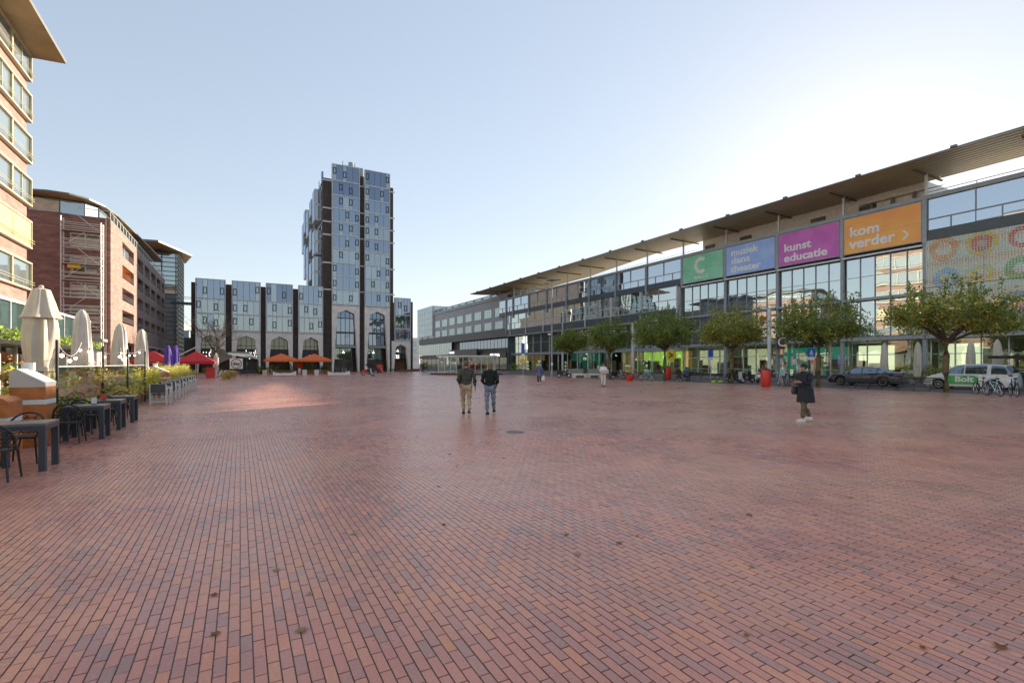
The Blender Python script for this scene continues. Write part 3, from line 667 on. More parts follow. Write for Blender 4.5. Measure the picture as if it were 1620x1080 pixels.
def ribbed():
    m, nt, N, L, B = roofm
    g = N.new('ShaderNodeNewGeometry'); wv = N.new('ShaderNodeTexWave'); wv.wave_type = 'BANDS'; wv.bands_direction = 'X'; wv.inputs['Scale'].default_value = .55; wv.inputs['Distortion'].default_value = .1
    L.new(g.outputs['Position'], wv.inputs['Vector']); cr = N.new('ShaderNodeValToRGB'); cr.color_ramp.elements[0].color = (.30,.24,.13,1); cr.color_ramp.elements[1].color = (.62,.52,.30,1)
    L.new(wv.outputs[0], cr.inputs[0]); L.new(cr.outputs[0], B.inputs['Base Color']); B.inputs['Roughness'].default_value = .42
    bp = N.new('ShaderNodeBump'); bp.inputs['Distance'].default_value = .05; L.new(wv.outputs[0], bp.inputs['Height']); L.new(bp.outputs[0], B.inputs['Normal']); return m
P(mb, 'wing_roof', [M['roofdk'], ribbed()])
for k, y in enumerate(posts):
    if y < YN: continue
    piece('roof_post', rb, X0+.2, y-.09, 16.78, X0+.38, y+.09, ZR+.02, M['steel_l'])
    piece('roof_beam', rb, X0-2.2, y-.08, ZR-.14, X0+3.4, y+.08, ZR-.0, M['alu_u'])
    mb = MB(); mb.box(X0-4.15, y+3.3, ZR+.12, X0-3.9, y+3.7, ZR+.3); P(mb, 'roof_fixing', M['roofdk'])
# set back plant room of corrugated metal
mb = MB(); x_, y_a, y_b = 56.7, 21.8, 47.5
nr = 19
for i in range(nr):
    z0_ = 16.36 + i*.135; mb.box(x_-.03*(i % 2), y_a, z0_, x_+.3, y_b, z0_+.135)
P(mb, 'corrugated_wall', M['corr'])
mb = MB(); mb.box(57.0, y_a+.02, 16.36, 62, y_b-.02, 18.9); P(mb, 'plant_room', M['corr'])
for yy in (26.0, 31.0, 40.0, 45.5): piece('louvre_panel', rb, 56.58, yy, 17.0, 56.66, yy+1.6, 18.0, M['roomd'])
mb = MB()
for yy in (24.5, 26.3, 22.7): mb.box(56.3, yy-.12, 16.4, 56.5, yy+.12, 18.1)
mb.tube([(56.4, 20.5, 17.2), (56.4, 28.5, 17.2)], .03); mb.tube([(56.4, 20.5, 18.05), (56.4, 27.5, 18.05)], .04)
P(mb, 'service_rail', M['alu_u'])
mb = MB(); mb.tube([(56.0, YN, 17.6), (56.0, 21.5, 17.6)], .035); mb.tube([(56.0, 48, 17.6), (56.0, 88, 17.6)], .03); 
for yy in range(-12, 22, 6): mb.tube([(56.0, yy, 16.4), (56.0, yy, 17.6)], .03)
P(mb, 'roof_railing', M['steel'])
# roof terrace frames near the tip
mb = MB()
for yy in (90, 93, 96, 99, 102, 105): mb.box(X0+1, yy, 16.4, X0+1.15, yy+.15, 18.2); mb.box(X0+1, yy, 18.05, X0+6, yy+.15, 18.2)
mb.box(X0+1, 90, 18.2, X0+1.15, 105, 18.35)
P(mb, 'terrace_pergola', M['steel_l'])

# signs on the right front
def doorsign(x, y, w, h, m1, label, txt=None, tm=None, dx=.9):
    X_ = X0+dx; Y_ = on_x(x, X_); Z_ = hz_x(x, y, X_)
    o = thing('sign', label, 'sign', (X_, Y_, Z_-h/2)); MB().box(X_-.03, Y_-w/2, Z_-h/2, X_+.03, Y_+w/2, Z_+h/2).build('sign_board', M[m1], o, world=True)
    if txt: text(txt, h*.9, (X_-.035, Y_+w*.38, Z_-h*.3), *XR, M[tm], o, .01, .01)
    return o
doorsign(1235, 541, .95, 1.6, 'maroon', 'dark red projecting sign with a white letter C beside the entrance', 'C', 'letter', dx=-.6)
doorsign(1235, 572, .45, .62, 'white', 'white notice sheet on the teal entrance glass, left one')
doorsign(1257.5, 572, .45, .62, 'white', 'white notice sheet on the teal entrance glass, right one')
yy_ = on_x(1062, X0-.1); zz_ = hz_x(1062, 562, X0-.1); s_ = thing('sign', 'round yellow shop sign with a dark arrow above the bright green shop', 'sign', (X0-.1, yy_, zz_-.85)); ds_ = MB().cyl((X0-.14, yy_, zz_), (X0-.04, yy_, zz_), .85, n=24).build('sign_disc', M['yellow'], s_, world=True)
text('>', 1.5, (X0-.15, yy_+.45, zz_-.5), *XR, M['black'], ds_, .04, .01)
doorsign(1019, 575, .6, .9, 'navy', 'dark blue notice board with white centre by the green shop', 'P', 'letter', dx=.8)
# ------------------------------------------------------------------ hotel tower with low wing
YT = 106.0; YG = YT - .75            # pier plane, glass box plane
tb = thing('glass_tower_building', 'tall brown brick tower with stacked glass bays and a low arcaded wing', 'building', (12, YT, 0))
def TX(x): return on_y(x, YG)
rt = random.Random(5)
def vent(parent, xa, z0, z1, mt_=None):
    o = MB(); w = .62; h = 1.25; y = YG-.03
    zc = z0 + rt.choice([.25, .55])*(z1-z0-h) + .2
    o.box(xa, y-.05, zc, xa+.13, y+.03, zc+h); o.box(xa+w-.13, y-.05, zc, xa+w, y+.03, zc+h); o.box(xa+.13, y-.05, zc, xa+w-.13, y+.03, zc+.14); o.box(xa+.13, y-.05, zc+h-.14, xa+w-.13, y+.03, zc+h)
    f = o.build('vent_window', M['dark'], parent, world=True); return f
def glassbox(parent, xa, xb, zs, kinds, depth=.75):
    z_top, z_bot = zs[0], zs[-1]
    mb = MB(); mb.box(xa, YG, z_bot-.3, xa+.16, YG+depth, z_top+.05); mb.box(xb-.16, YG, z_bot-.3, xb, YG+depth, z_top+.05)
    mb.box(xa+.16, YG, z_top-.1, xb-.16, YG+depth, z_top+.05); mb.box(xa+.16, YG, z_bot-.3, xb-.16, YG+depth, z_bot)
    for z in zs[1:-1]: mb.box(xa+.16, YG-.04, z-.1, xb-.16, YG+depth, z+.14)
    bf_ = mb.build('bay_frame', M['frame_w'], parent, world=True)
    MB().box(xa+.17, YG+.3, z_bot, xb-.17, YG+depth, z_top-.1).build('bay_back', M['roomd'], parent, world=True)
    for i, (z1, z0) in enumerate(zip(zs[:-1], zs[1:])):
        zt, zb = z1-(.1 if i == 0 else .11), z0+(.15 if i < len(zs)-2 else .0)
        inner = xb-xa-.36; nar = .72; wide = (inner-2*nar)/3; x = xa+.18
        pos = rt.choice([(0,3),(0,4),(0,2),(1,3),(1,4),(2,4)]); seq = [nar if j in pos else wide for j in range(5)]
        kd = kinds[i % len(kinds)] if isinstance(kinds, (list, tuple)) else kinds
        for j, w in enumerate(seq):
            g = kd if rt.random() > .13 else rt.choice(['blue', 'curtain'])
            if w == nar: g = 'curtain' if rt.random() > .5 else kd
            piece('pane', bf_, x+.025, YG+.06, zb, x+w-.025, YG+.09, zt, G[g], .0022)
            if w == nar: vent(bf_, x+.02, zb, zt)
            x += w
low = [(308.8,357.0),(366.5,412.5),(420.5,463.5),(472.0,511.3)]
zl = [17.1, 13.5, 10.8, 7.95]
lowk = [['blue','curtain','house'], ['blue','curtain','curtain'], ['darkg','curtain','curtain'], ['blue','curtain','curtain']]
def portal(xa, xb, zp, zs, ztop, leg=.5, legt=1.15):
    """white concrete portal whose legs taper to the ground, with a low pointed head"""
    mb = MB(); y0, y1 = YG+.12, YT+.5; xm = (xa+xb)/2
    for s in (1, -1):
        o = xa if s == 1 else xb
        pts = [(o+s*.02, 0), (o+s*leg*.75, 0), (o+s*(leg*.9), 1.0), (o+s*legt, zs-.12), (o+s*(legt+.22), zs+.1), (xm, zp), (xm, ztop), (o+s*.02, ztop)]
        pp = [(x, y0, z) for x, z in pts]
        if s == -1: pp = pp[::-1]
        mb.prism(pp, (0, y1-y0, 0))
    return mb
for i, (a, b) in enumerate(low):
    xa, xb = TX(a), TX(b); glassbox(tb, xa, xb, zl, lowk[i])
    portal(xa, xb, 6.95, 6.25, 7.62, .55, .95).build('concrete_portal', M['concrete'], tb, world=True)
    m_ = MB(); m_.box(xa+.6, YT+.6, 3.6, xb-.6, YT+.66, 6.95); m_.build('arch_glazing', G['arch'], tb, world=True)
    m_ = MB(); m_.box(xa+.6, YT+.55, 2.5, xb-.6, YT+.7, 4.5); m_.build('fascia', M['black'], tb, world=True)
    for q in range(1, 4): piece('glazing_bar', tb, xa+.6+(xb-xa-1.2)*q/4-.04, YT+.5, 4.0, xa+.6+(xb-xa-1.2)*q/4+.04, YT+.6, 6.8, M['black'])
    piece('glazing_bar', tb, xa+.6, YT+.49, 5.05, xb-.6, YT+.59, 5.13, M['black'])
    m_ = MB(); m_.box(xa+.6, YT+3, .05, xb-.6, YT+3.1, 2.6); m_.build('arcade_room', M['woodb' if i in (0, 1) else 'roomd'], tb, world=True)
    m_ = MB(); m_.box(xa+.4, YT+.8, .02, xb-.4, YT+3, .06); m_.build('arcade_floor', M['conc2'], tb, world=True)
pp_ = [(301.5,308.8),(357.0,366.5),(412.5,420.5),(463.5,472.0)]
for a, b in pp_:
    piece('brick_pier', tb, TX(a)+.02, YT, 0, TX(b)-.02, YT+.9, 16.45, M['brick_d'])
x_l, x_r = TX(301.5), TX(512)
MB().box(x_l, YT+3.2, 0, x_r, YT+14, 16.4).build('wing_wall', M['brick_d'], tb, world=True)
MB().box(x_l, YT+.9, 0, x_l+.5, YT+3.2, 16.4).build('wing_end_wall', M['brick_d'], tb, world=True)
MB().box(x_l+.5, YT+.9, 7.3, x_r, YT+3.2, 16.4).build('wing_upper_wall', M['brick_d'], tb, world=True)
text(': : day', 1.9, (TX(320), YT+.5, 3.0), *XF, M['neon'], tb, .02, .03, TX(344)-TX(322)); text('day :/:', 1.9, (TX(386), YT+.5, 3.0), *XF, M['neon'], tb, .02, .03, TX(408)-TX(388))
text('CULTUUR', .9, (TX(425), YT+.5, 2.9), *XF, M['warm'], tb, .02, .03, 3.0) if False else None
# tower
tz_px = [260, 285.6, 309.6, 330, 351.3, 372, 395, 416.9, 437.9, 458.6, 480.5]
zt_ = [HCAM + (HY-p)/FPX*(YG/ray(546)[1]) for p in tz_px]; shift_ = hz_y(526.3, 259.6, YG) - HCAM - (HY-260)/FPX*(YG/ray(546)[1]) ; 
zt_ = [42.3, 39.0, 36.0, 33.35, 30.6, 27.95, 25.1, 22.25, 19.5, 16.8, 13.95]
TA, TB_ = (525.3, 569.3), (577.2, 617.2)
kA = ['darkg','darkg','blue','blue','blue','blue','curtain','blue','blue','curtain']; kB = ['darkg','darkg','blue','blue','curtain','blue','curtain','curtain','curtain','blue']
for (a, b), kk in ((TA, kA), (TB_, kB)):
    xa, xb = TX(a), TX(b)
    off = 0 if kk is kA else 0
    glassbox(tb, xa, xb, zt_, kk)
    portal(xa, xb, 12.7, 12.0, 13.6, .45, 1.05).build('concrete_portal', M['concrete'], tb, world=True)
    w = xb-xa
    for q in range(4):
        x0_ = xa+1.0+(w-2)*q/4; x1_ = xa+1.0+(w-2)*(q+1)/4
        for z0_, z1_ in ((5.6, 7.9), (8.3, 11.0), (11.2, 12.6)):
            piece('pane', tb, x0_+.05, YT+.3, z0_, x1_-.05, YT+.33, z1_, G['blue' if z0_ < 11 else 'darkg'], .002)
        piece('glazing_bar', tb, x0_-.05, YT+.2, 5.2, x0_+.05, YT+.36, 12.6, M['dark'])
    piece('glazing_bar', tb, xa+.8, YT+.18, 7.95, xb-.8, YT+.38, 8.25, M['dark']); piece('glazing_bar', tb, xa+.8, YT+.18, 11.02, xb-.8, YT+.38, 11.18, M['dark'])
    piece('door_lintel', tb, xa+.6, YT+.1, 5.0, xb-.6, YT+.6, 5.5, M['steel'])
    piece('lobby_glass', tb, xa+.7, YT+2.5, 2.6, xb-.9, YT+2.55, 4.9, G['green']); MB().box(xa+.7, YT+2.7, .02, xb-.7, YT+2.8, 5).build('lobby_wall', M['roomd'], tb, world=True)
    for q in range(4): piece('lobby_post', tb, xa+.8+q*(w-1.6)/3, YT+1.6, .03, xa+.9+q*(w-1.6)/3, YT+1.7, 4.9, M['black'])
pz = 40.0
piece('brick_pier', tb, TX(511.5), YT, 0, TX(525.3)-.02, YT+.9, pz-.6, M['brick_d'])
piece('brick_pier', tb, TX(569.4)+.02, YT, 0, TX(577.1)-.02, YT+.9, pz+1.0, M['brick_d'])
piece('brick_pier', tb, TX(617.3), YT, 0, TX(623.6), YT+.9, pz-.3, M['brick_d'])
XTl, XTr = TX(511.5)+.05, TX(623.6)
MB().box(XTl+.3, YT+3.0, 0, XTr, YT+27, pz-.5).build('tower_core', M['brick_d'], tb, world=True)
MB().box(XTl+.02, YT+.9, 5.0, XTr-.02, YT+3.0, pz-.5).build('tower_core', M['brick_d'], tb, world=True)
MB().box(TX(545), YT+1.5, pz-.5, TX(578), YT+8, 43.3).build('lift_housing', M['steel'], tb, world=True)
m_ = MB(); 
for q in (546.5, 559, 566): m_.cyl((TX(q), YT+2, 43.3), (TX(q), YT+2, 44.2), .12 if q != 559 else .5)
m_.build('roof_aerial', M['steel'], tb, world=True)
for zi, z in enumerate(zt_[1:-1]):
    if zi % 2 == 1 and zi != 3: continue
    piece('stone_band', tb, TX(511.5)-.05, YT-.06, z-.15, TX(525.3)-.02, YT-.001, z+.15, M['frame_w']); piece('stone_band', tb, TX(617.3), YT-.06, z-.35, XTr+.3, YT-.001, z-.08, M['frame_w']); piece('stone_band', tb, TX(569.4)+.02, YT-.06, z-.2, TX(577.1)-.02, YT-.001, z+.02, M['frame_w'])
    piece('stone_band', tb, XTl-.06, YT+.9, z-.15, XTl+.01, YT+8, z+.1, M['frame_w'])
# projecting window bays on the left flank
bb = [(3.5, 38, 31.5), (3.5, 29.5, 24.5), (3.5, 24, 17.5), (9, 37.5, 34), (9, 31, 26.5), (9, 23.8, 20), (14.5, 36.5, 30.8), (14.5, 28.4, 18.6), (20, 38.2, 33), (20, 30, 22), (24, 36, 29)]
for (dy, z1, z0) in bb:
    x1 = XTl+.3; x0 = x1-1.5; y0 = YT+dy; w = 3.6
    m_ = MB(); m_.box(x0, y0, z0, x1, y0+w, z1); sbay = m_.build('side_bay', M['frame_w'], tb, world=True)
    nfl = max(1, int(round((z1-z0)/2.9))); fh = (z1-z0)/nfl
    for q in range(nfl):
        piece('pane', sbay, x0-.03, y0+.25, z0+q*fh+.35, x0-.005, y0+w-.25, z0+(q+1)*fh-.2, G['blue']); piece('pane', sbay, x0+.2, y0-.03, z0+q*fh+.35, x1-.5, y0-.005, z0+(q+1)*fh-.2, G['curtain'])
for z in zt_[1:-1]:
    for dy in (1.6, 7.4, 12.9, 18.2, 24): piece('side_window', tb, XTl-.02 if dy < 3 else XTl+.25, YT+dy, z+.3, XTl+.3, YT+dy+1.0, z+2.2, G['darkg'])
# right wing
xa, xb = TX(623.8)+.1, TX(650); glassbox(tb, xa, xb, [15.9, 12.2, 9.6-.4, 6.9], ['blue', 'green', 'darkg'])
portal(xa-.6, xb, 5.9, 5.3, 6.58, .6, .9).build('concrete_portal', M['concrete'], tb, world=True)
piece('brick_pier', tb, TX(650.2), YT, 0, TX(654.8), YT+.9, 15.3, M['brick_d'])
MB().box(XTr+.02, YT+3, 0, TX(654.8), YT+25, 15.3).build('wing_wall', M['brick_d'], tb, world=True)
m_ = MB(); m_.box(xa, YT+.6, 3.9, xb-.7, YT+.66, 5.9); m_.build('arch_glazing', G['arch'], tb, world=True)
m_ = MB(); m_.box(xa, YT+.58, 2.7, xb-.7, YT+.7, 3.9); m_.build('fascia', M['black'], tb, world=True)
m_ = MB(); m_.box(xa, YT+2.5, .05, xb-.5, YT+2.6, 2.7); m_.build('arcade_room', M['woodb'], tb, world=True)
text('SUITES', 1.05, (TX(618), YT+.5, 2.85), *XF, M['neon'], tb, .01, .03, TX(634)-TX(618))
for x_, z_ in ((545,3.9),(593,3.9),(443,2.9),(490,2.9),(630,4.3)):
    o = thing('pendant_lamp', 'white pendant lamp hanging in the archway ' + {545:'of the left tower bay',593:'of the right tower bay',443:'above the first orange parasol',490:'above the second orange parasol',630:'of the right wing'}[x_], 'lamp', (TX(x_), YT-.1+(.6 if x_ in (545,593) else -.25), z_))
    o['group'] = 'pendant lamps in the arcade'
    MB().lathe([(.04,.5),(.06,.3),(.3,.05),(.32,0),(.1,-.02)], n=10).build('lamp_shade', M['neon'], o); MB().cyl((0,0,.45),(0,0,1.6),.015).build('cord', M['black'], o)
base = MB().box(TX(626), YT-1.6, 0, TX(662), YT-1.2, .45).build('timber_edge_seat', M['woodb']); tag(base, 'low brown timber bench edge at the foot of the tower right wing', 'bench')

# ------------------------------------------------------------------ far grey office building (right, behind)
XD = 54.6
db = thing('grey_office_building', 'grey clad office block with window rows and a corner glass box, behind the pavilion', 'building', (XD, 135, 0))
def D(mb, name, mt_): return mb.build(name, mt_, db, world=True)
clad = mat('light_grey_cladding', (.30,.33,.36), .5, .2, vs=.5)
D(MB().box(XD, 101.2, 10.0, XD+25, 166, 17.2), 'clad_wall', clad); D(MB().box(XD-.02, 101.2, 8.0, XD+25, 166, 10.0), 'dark_band', M['navy'])
D(MB().box(XD+1, 101.2, 0, XD+25, 166, 8.0), 'lower_wall', M['roomd'])
D(MB().box(XD+1.5, 101.2, 17.2, XD+24, 150, 19.2), 'set_back_storey', clad); D(MB().box(XD-.2, 101.2, 17.2, XD+.1, 152, 18.0), 'parapet', clad)
for y_ in np.arange(103, 150, 5.2): piece('pane', db, XD+1.4, y_, 17.5, XD+1.45, y_+3.6, 18.9, G['house'])
for r_, (z0_, z1_) in enumerate(((13.1, 15.1), (10.1, 11.9))):
    y_ = 103.5
    while y_ < (150 if r_ == 0 else 164):
        for q in range(4): piece('pane', db, XD-.05, y_+q*1.0+.03, z0_, XD-.01, y_+q*1.0+.95, z1_, G['curtain' if r_ else 'house'], .003)
        piece('window_frame', db, XD-.06, y_-.08, z0_-.1, XD-.005, y_+4.06, z0_-.02, M['white']); y_ += 6.0
mb = MB(); mb.box(XD-.5, 151, 10.5, XD+10, 166.5, 20.3); D(mb, 'glass_corner_box', M['steel_l'])
for r_ in range(5):
    for q in range(8): piece('pane', db, XD-.56, 151.3+q*1.88, 10.8+r_*1.88, XD-.52, 151.3+q*1.88+1.76, 10.8+r_*1.88+1.76, G['curtain'], .003)
    for q in range(5): piece('pane', db, XD+q*2+.1, 150.93, 10.8+r_*1.88, XD+q*2+1.9, 150.97, 10.8+r_*1.88+1.76, G['house'], .003)
for y_ in np.arange(102, 132, 2.0): piece('pane', db, XD+.9, y_, 5.5, XD+.95, y_+1.8, 7.7, G['blue'], .002)
for y_ in np.arange(136, 166, 2.0): piece('pane', db, XD+.0, y_, 4.4, XD+.05, y_+1.9, 7.9, G['curtain'], .002)
for y_ in np.arange(102, 166, 4.0):
    piece('shop_front', db, XD+.3, y_+.2, .2, XD+.35, y_+3.8, 3.2, G['shopd']); piece('fascia', db, XD+.1, y_+.05, 3.3, XD+.9, y_+3.95, 4.3, M['black'])
fb = thing('shop_fascia', 'long dark shop fascia with white logo across the grey block', 'sign', (XD-.6, 125, 4.3)); MB().box(XD-.6, 117, 3.9, XD-.1, 137, 5.6).build('sign_board', M['navy'], fb, world=True)
text('I trust', 1.1, (XD-.62, 136.5, 4.6), *XR, M['neon'], fb, .01, .03, 4.0)
text('ALL IN', 1.0, (XD+.05, 143, 3.45), *XR, M['neon'], db, .01, .03, 3.5); text('SELUNA', 1.0, (XD+.05, 110.5, 3.45), *XR, M['neon'], db, .01, .03, 5.2)
# house and towers further back between the blocks
fh_ = thing('distant_office_block', 'distant pale office block seen past the tower', 'building', (45, 230, 0))
MB().box(38, 228, 0, 75, 245, 14).build('wall', M['concrete'], fh_, world=True)
for r_ in range(3):
    for q in range(9): piece('pane', fh_, 38.6+q*4, 227.9, 3+r_*3.6, 41.6+q*4, 227.97, 5.2+r_*3.6, G['blue'])

# ------------------------------------------------------------------ left building A (near, cream ribbon windows)
XA = -16.0; QA = 16/13  # building A enlarged about the camera, depth and heights by one factor
def qh(h): return 1.7+(h-1.7)*QA
ab = thing('brick_apartment_building', 'tall pink brick apartment block with cream ribbon windows and deep eave, nearest on the left', 'building', (XA, 30, 0))
def A(mb, name, mt_, sm=False): return mb.build(name, mt_, ab, sm, world=True)
A(MB().box(XA-16, 6, 4.6, XA, 46.3*QA, qh(23.2)), 'wall', M['brick_p']); A(MB().box(XA-16, 6, 0, XA-1.5, 46.3*QA, 4.6), 'lower_wall', M['dark'])
mb = MB(); pl = [(XA-17, 4), (XA+.2, 4), (-13.5, 10), (-13.5, 46.6*QA), (XA-17, 48.5*QA)]; ZA = qh(23.25)
mb.poly([(x, y, ZA) for x, y in pl][::-1], 1); mb.poly([(x, y, ZA+.3 if x > -15 else ZA+1.6) for x, y in pl], 0)
for i in range(5):
    p, q = pl[i], pl[(i+1) % 5]; mb.poly([(p[0],p[1],ZA),(q[0],q[1],ZA),(q[0],q[1],ZA+.3 if q[0] > -15 else ZA+1.6),(p[0],p[1],ZA+.3 if p[0] > -15 else ZA+1.6)], 0)
A(mb, 'eave_roof', [M['roofdk'], M['wood_u']])
bands = [qh(k) for k in (6.9, 9.8, 12.75, 15.7, 18.6, 21.45)]
for bi, b in enumerate(bands):
    ye = 46.45*QA; n_ = 12; w = 3.9
    xo = XA+.28
    mb = MB(); mb.box(XA-.0, ye-n_*w, b-.14, xo+.05, ye, b); mb.box(XA-.0, ye-n_*w, b+2.1, xo+.05, ye, b+2.24); mb.box(XA, ye-.12, b, xo+.04, ye, b+2.1)
    A(mb, 'window_band_frame', M['frame_c'])
    for q in range(n_):
        ya, yb = ye-.12-(q+1)*w, ye-.12-q*w
        ispanel = bi == 1
        if ispanel: piece('panel', ab, XA+.02, ya+.04, b, xo-.02, yb-.04, b+2.08, M['panel_y'])
        else:
            piece('pane', ab, XA+.1, ya+.1, b+.02, XA+.14, yb-.1, b+2.08, G['house'], .003)
            piece('glazing_bar', ab, XA+.08, ya-.1, b, xo, ya+.1, b+2.1, M['frame_c'])
            if rt.random() > .5: piece('glazing_bar', ab, XA+.1, ya+w*.55-.04, b, xo-.08, ya+w*.55+.04, b+2.1, M['frame_c'])
    mb = MB()
    for z in (.35, .55): mb.tube([(xo+.12, ye-n_*w, b+z), (xo+.12, ye+.25, b+z)], .025, 5)
    for q in range(n_): mb.tube([(xo+.12, ye-q*w-.3, b+.1), (xo+.12, ye-q*w-.3, b+.6)], .02, 4)
    A(mb, 'window_rail', M['frame_c'])
# shop front strip in front of building A
XS = -10.2
sb = thing('glass_shop_front', 'two storey green glass shop front with ivy canopy below the pink brick block', 'building', (XS, 30, 0))
def SB(mb, name, mt_): return mb.build(name, mt_, sb, world=True)
SB(MB().box(XS-5.8, 8, 4.85, XS+.05, 49.3, 5.0), 'flat_roof', M['steel_l']); SB(MB().box(XS-2.6, 8, 2.62, XS+.9, 49.3, 2.8), 'canopy', M['black'])
SB(MB().box(XS-2.7, 8, .05, XS-2.5, 49.3, 4.8), 'back_wall', M['room'])
SB(MB().box(XS-2.5, 49.1, 0, XS, 49.3, 4.84), 'end_wall', M['dark'])
for q in range(19):
    ya = 8 + q*2.17
    piece('pane', sb, XS-.03, ya+.05, 3.3, XS, ya+2.12, 4.8, G['green'], .003); piece('glazing_bar', sb, XS-.05, ya-.04, 3.2, XS+.06, ya+.05, 4.85, M['frame_w'])
    piece('shop_pane', sb, XS-.4, ya+.06, .2, XS-.37, ya+2.1, 2.6, G['green' if q % 3 else 'shop'], .003); piece('glazing_bar', sb, XS-.45, ya-.05, .1, XS-.33, ya+.05, 2.62, M['frame_w'])
    if q % 2: piece('door_curtain', sb, XS-.8, ya+.5, .2, XS-.76, ya+1.3, 2.5, M['lgreen'])
text('LOOS', 1.9, (XS+.03, 19.3, 3.5), *XL, M['neon'], sb, .035, .06, 4.35)
MB().box(XS+.02, 20.5, 3.28, XS+.1, 23.8, 3.42).build('red_sign_bar', M['redc'], sb, world=True)
iv = thing('ivy_hedge', 'green ivy strip growing along the shop canopy', 'plant', (XS+.6, 30, 2.8)); rg_ = np.random.default_rng(4)
cen = np.stack([rg_.uniform(-.35, .35, 300), rg_.uniform(-22, 19, 300), rg_.uniform(.05, .42, 300)], 1)
leafobj('foliage', [leaves(cen, 22, (.12, .15, .1), .13, rg_)], [LF['g'], LF['lg'], LF['g2'], LF['o']], iv, [.35, .35, .15, .15], rg_)

# ------------------------------------------------------------------ left building B (brick, curved roof)
XB, YB = -14.4, 79.0
bb_ = thing('curved_roof_brick_building', 'purple red brick apartment block with curved overhanging roof and glazed penthouse', 'building', (XB, 100, 0))
def Bd(mb, name, mt_, sm=False): return mb.build(name, mt_, bb_, sm, world=True)
YM = 97.0
# end wall split round the window bays
wx0, wx1 = -18.3, -15.35
zrow = [(16.3, 18.3), (13.15, 15.15), (10.0, 12.0), (6.9, 8.9), (3.7, 5.7)]
mb = MB(); mb.box(-34, YB, 0, wx0, YB+.4, 20.1); mb.box(wx1, YB, 3.4, XB-.4, YB+.4, 20.1)
zz = [20.1] + [z for r_ in zrow for z in (r_[1], r_[0])] + [0]
for i in range(0, len(zz)-1, 2): mb.box(wx0, YB, zz[i+1], wx1, YB+.4, zz[i])
Bd(mb, 'end_wall', M['brick_r'])
for z0_, z1_ in zrow:
    mb = MB(); mb.box(wx0, YB+.15, z0_, wx0+.1, YB+.3, z1_); mb.box(wx1-.1, YB+.15, z0_, wx1, YB+.3, z1_); mb.box(wx0+.1, YB+.15, z0_, wx1-.1, YB+.3, z0_+.12); mb.box(wx0+.1, YB+.15, z1_-.12, wx1-.1, YB+.3, z1_); mb.box((wx0+wx1)/2-.06, YB+.15, z0_+.12, (wx0+wx1)/2+.06, YB+.3, z1_-.12)
    Bd(mb, 'window_frame', M['white'])
    for a, b in ((wx0+.1, (wx0+wx1)/2-.06), ((wx0+wx1)/2+.06, wx1-.1)): piece('pane', bb_, a, YB+.22, z0_+.12, b, YB+.25, z1_-.12, G['house'], .003)
    mb = MB(); mb.tube([(wx0, YB-.08, z0_+.95), (wx1, YB-.08, z0_+.95)], .025); mb.tube([(wx0, YB-.08, z0_+.5), (wx1, YB-.08, z0_+.5)], .02); Bd(mb, 'balcony_rail', M['galv'])
# side facade: recessed loggias
def side(ya, yb, mt_, bays, nm):
    mb = MB(); z = 20.1; rows = [(17.0, 18.95), (13.9, 15.75), (10.8, 12.55), (7.6, 9.45)]
    zs_ = [20.1] + [k for r_ in rows for k in (r_[1], r_[0])] + [5.0]
    x0, x1 = XB-.4, XB
    for i in range(0, len(zs_), 2): mb.box(x0, ya, zs_[i+1], x1, yb, zs_[i])
    for r_ in rows:
        c = ya
        for (a, b) in bays: mb.box(x0, c, r_[0], x1, a, r_[1]); c = b
        mb.box(x0, c, r_[0], x1, yb, r_[1])
    Bd(mb, nm, mt_)
    for ri, r_ in enumerate(rows):
        for bi_, (a, b) in enumerate(bays):
            dp = .2 if ri == 0 or ya > 90 else 1.2
            m2 = MB(); m2.box(XB-.4-dp-.1, a-.1, r_[0]-.12, XB-.4-dp, b+.1, r_[1]+.1); Bd(m2, 'loggia_back', M['orangelit'] if (ri == 1 and ya < 90) else mt_)  # one loggia row painted orange in place of the warm light on it
            m2 = MB(); m2.box(XB-.4-dp, a-.1, r_[1], XB-.4, b+.1, r_[1]+.1); m2.box(XB-.4-dp, a-.1, r_[0]-.1, XB-.4, b+.1, r_[0]); m2.box(XB-.4-dp, b, r_[0], XB-.4, b+.1, r_[1]); m2.box(XB-.4-dp, a-.1, r_[0], XB-.4, a, r_[1]); Bd(m2, 'loggia_lining', M['orangelit'] if (ri == 1 and ya < 90) else mt_)
            hw = (b-a)
            for q in range(2):
                piece('pane', bb_, XB-.4-dp+.02, a+.15+q*hw*.48, r_[0]+.1, XB-.4-dp+.06, a+.15+q*hw*.48+hw*.42, r_[1]-.15, G['curtain' if q else 'house'], .004)
                piece('window_frame', bb_, XB-.4-dp+.02, a+.06+q*hw*.48, r_[0]+.02, XB-.4-dp+.1, a+.14+q*hw*.48, r_[1]-.05, M['white'])
            m2 = MB()
            for z_ in (.35, .6, .85): m2.tube([(XB-.05, a, r_[0]+z_), (XB-.05, b, r_[0]+z_)], .022, 4)
            Bd(m2, 'loggia_rail', M['galv'])
side(YB+.4, YM, M['brick_p'], [(86.5, 95.0)], 'side_wall')
side(YM+.02, 131, M['brick_g'], [(98.2, 103.5), (105, 110.5), (112, 117.5), (119, 124.5), (126, 130)], 'side_wall')
Bd(MB().box(XB-.4, YB+.4, .0, XB, 85.5, 5.0), 'side_wall', M['brick_p']); Bd(MB().box(XB-.4, 95.5, .0, XB, 97, 5.0), 'side_wall', M['brick_p'])
Bd(MB().box(-33.9, YB+2.2, 0, XB-2.2, 131, 20.0), 'inner_block', M['roomd']); Bd(MB().box(-34, YB+.4, 20.1, XB, 131, 20.3), 'roof_terrace', M['roofdk'])
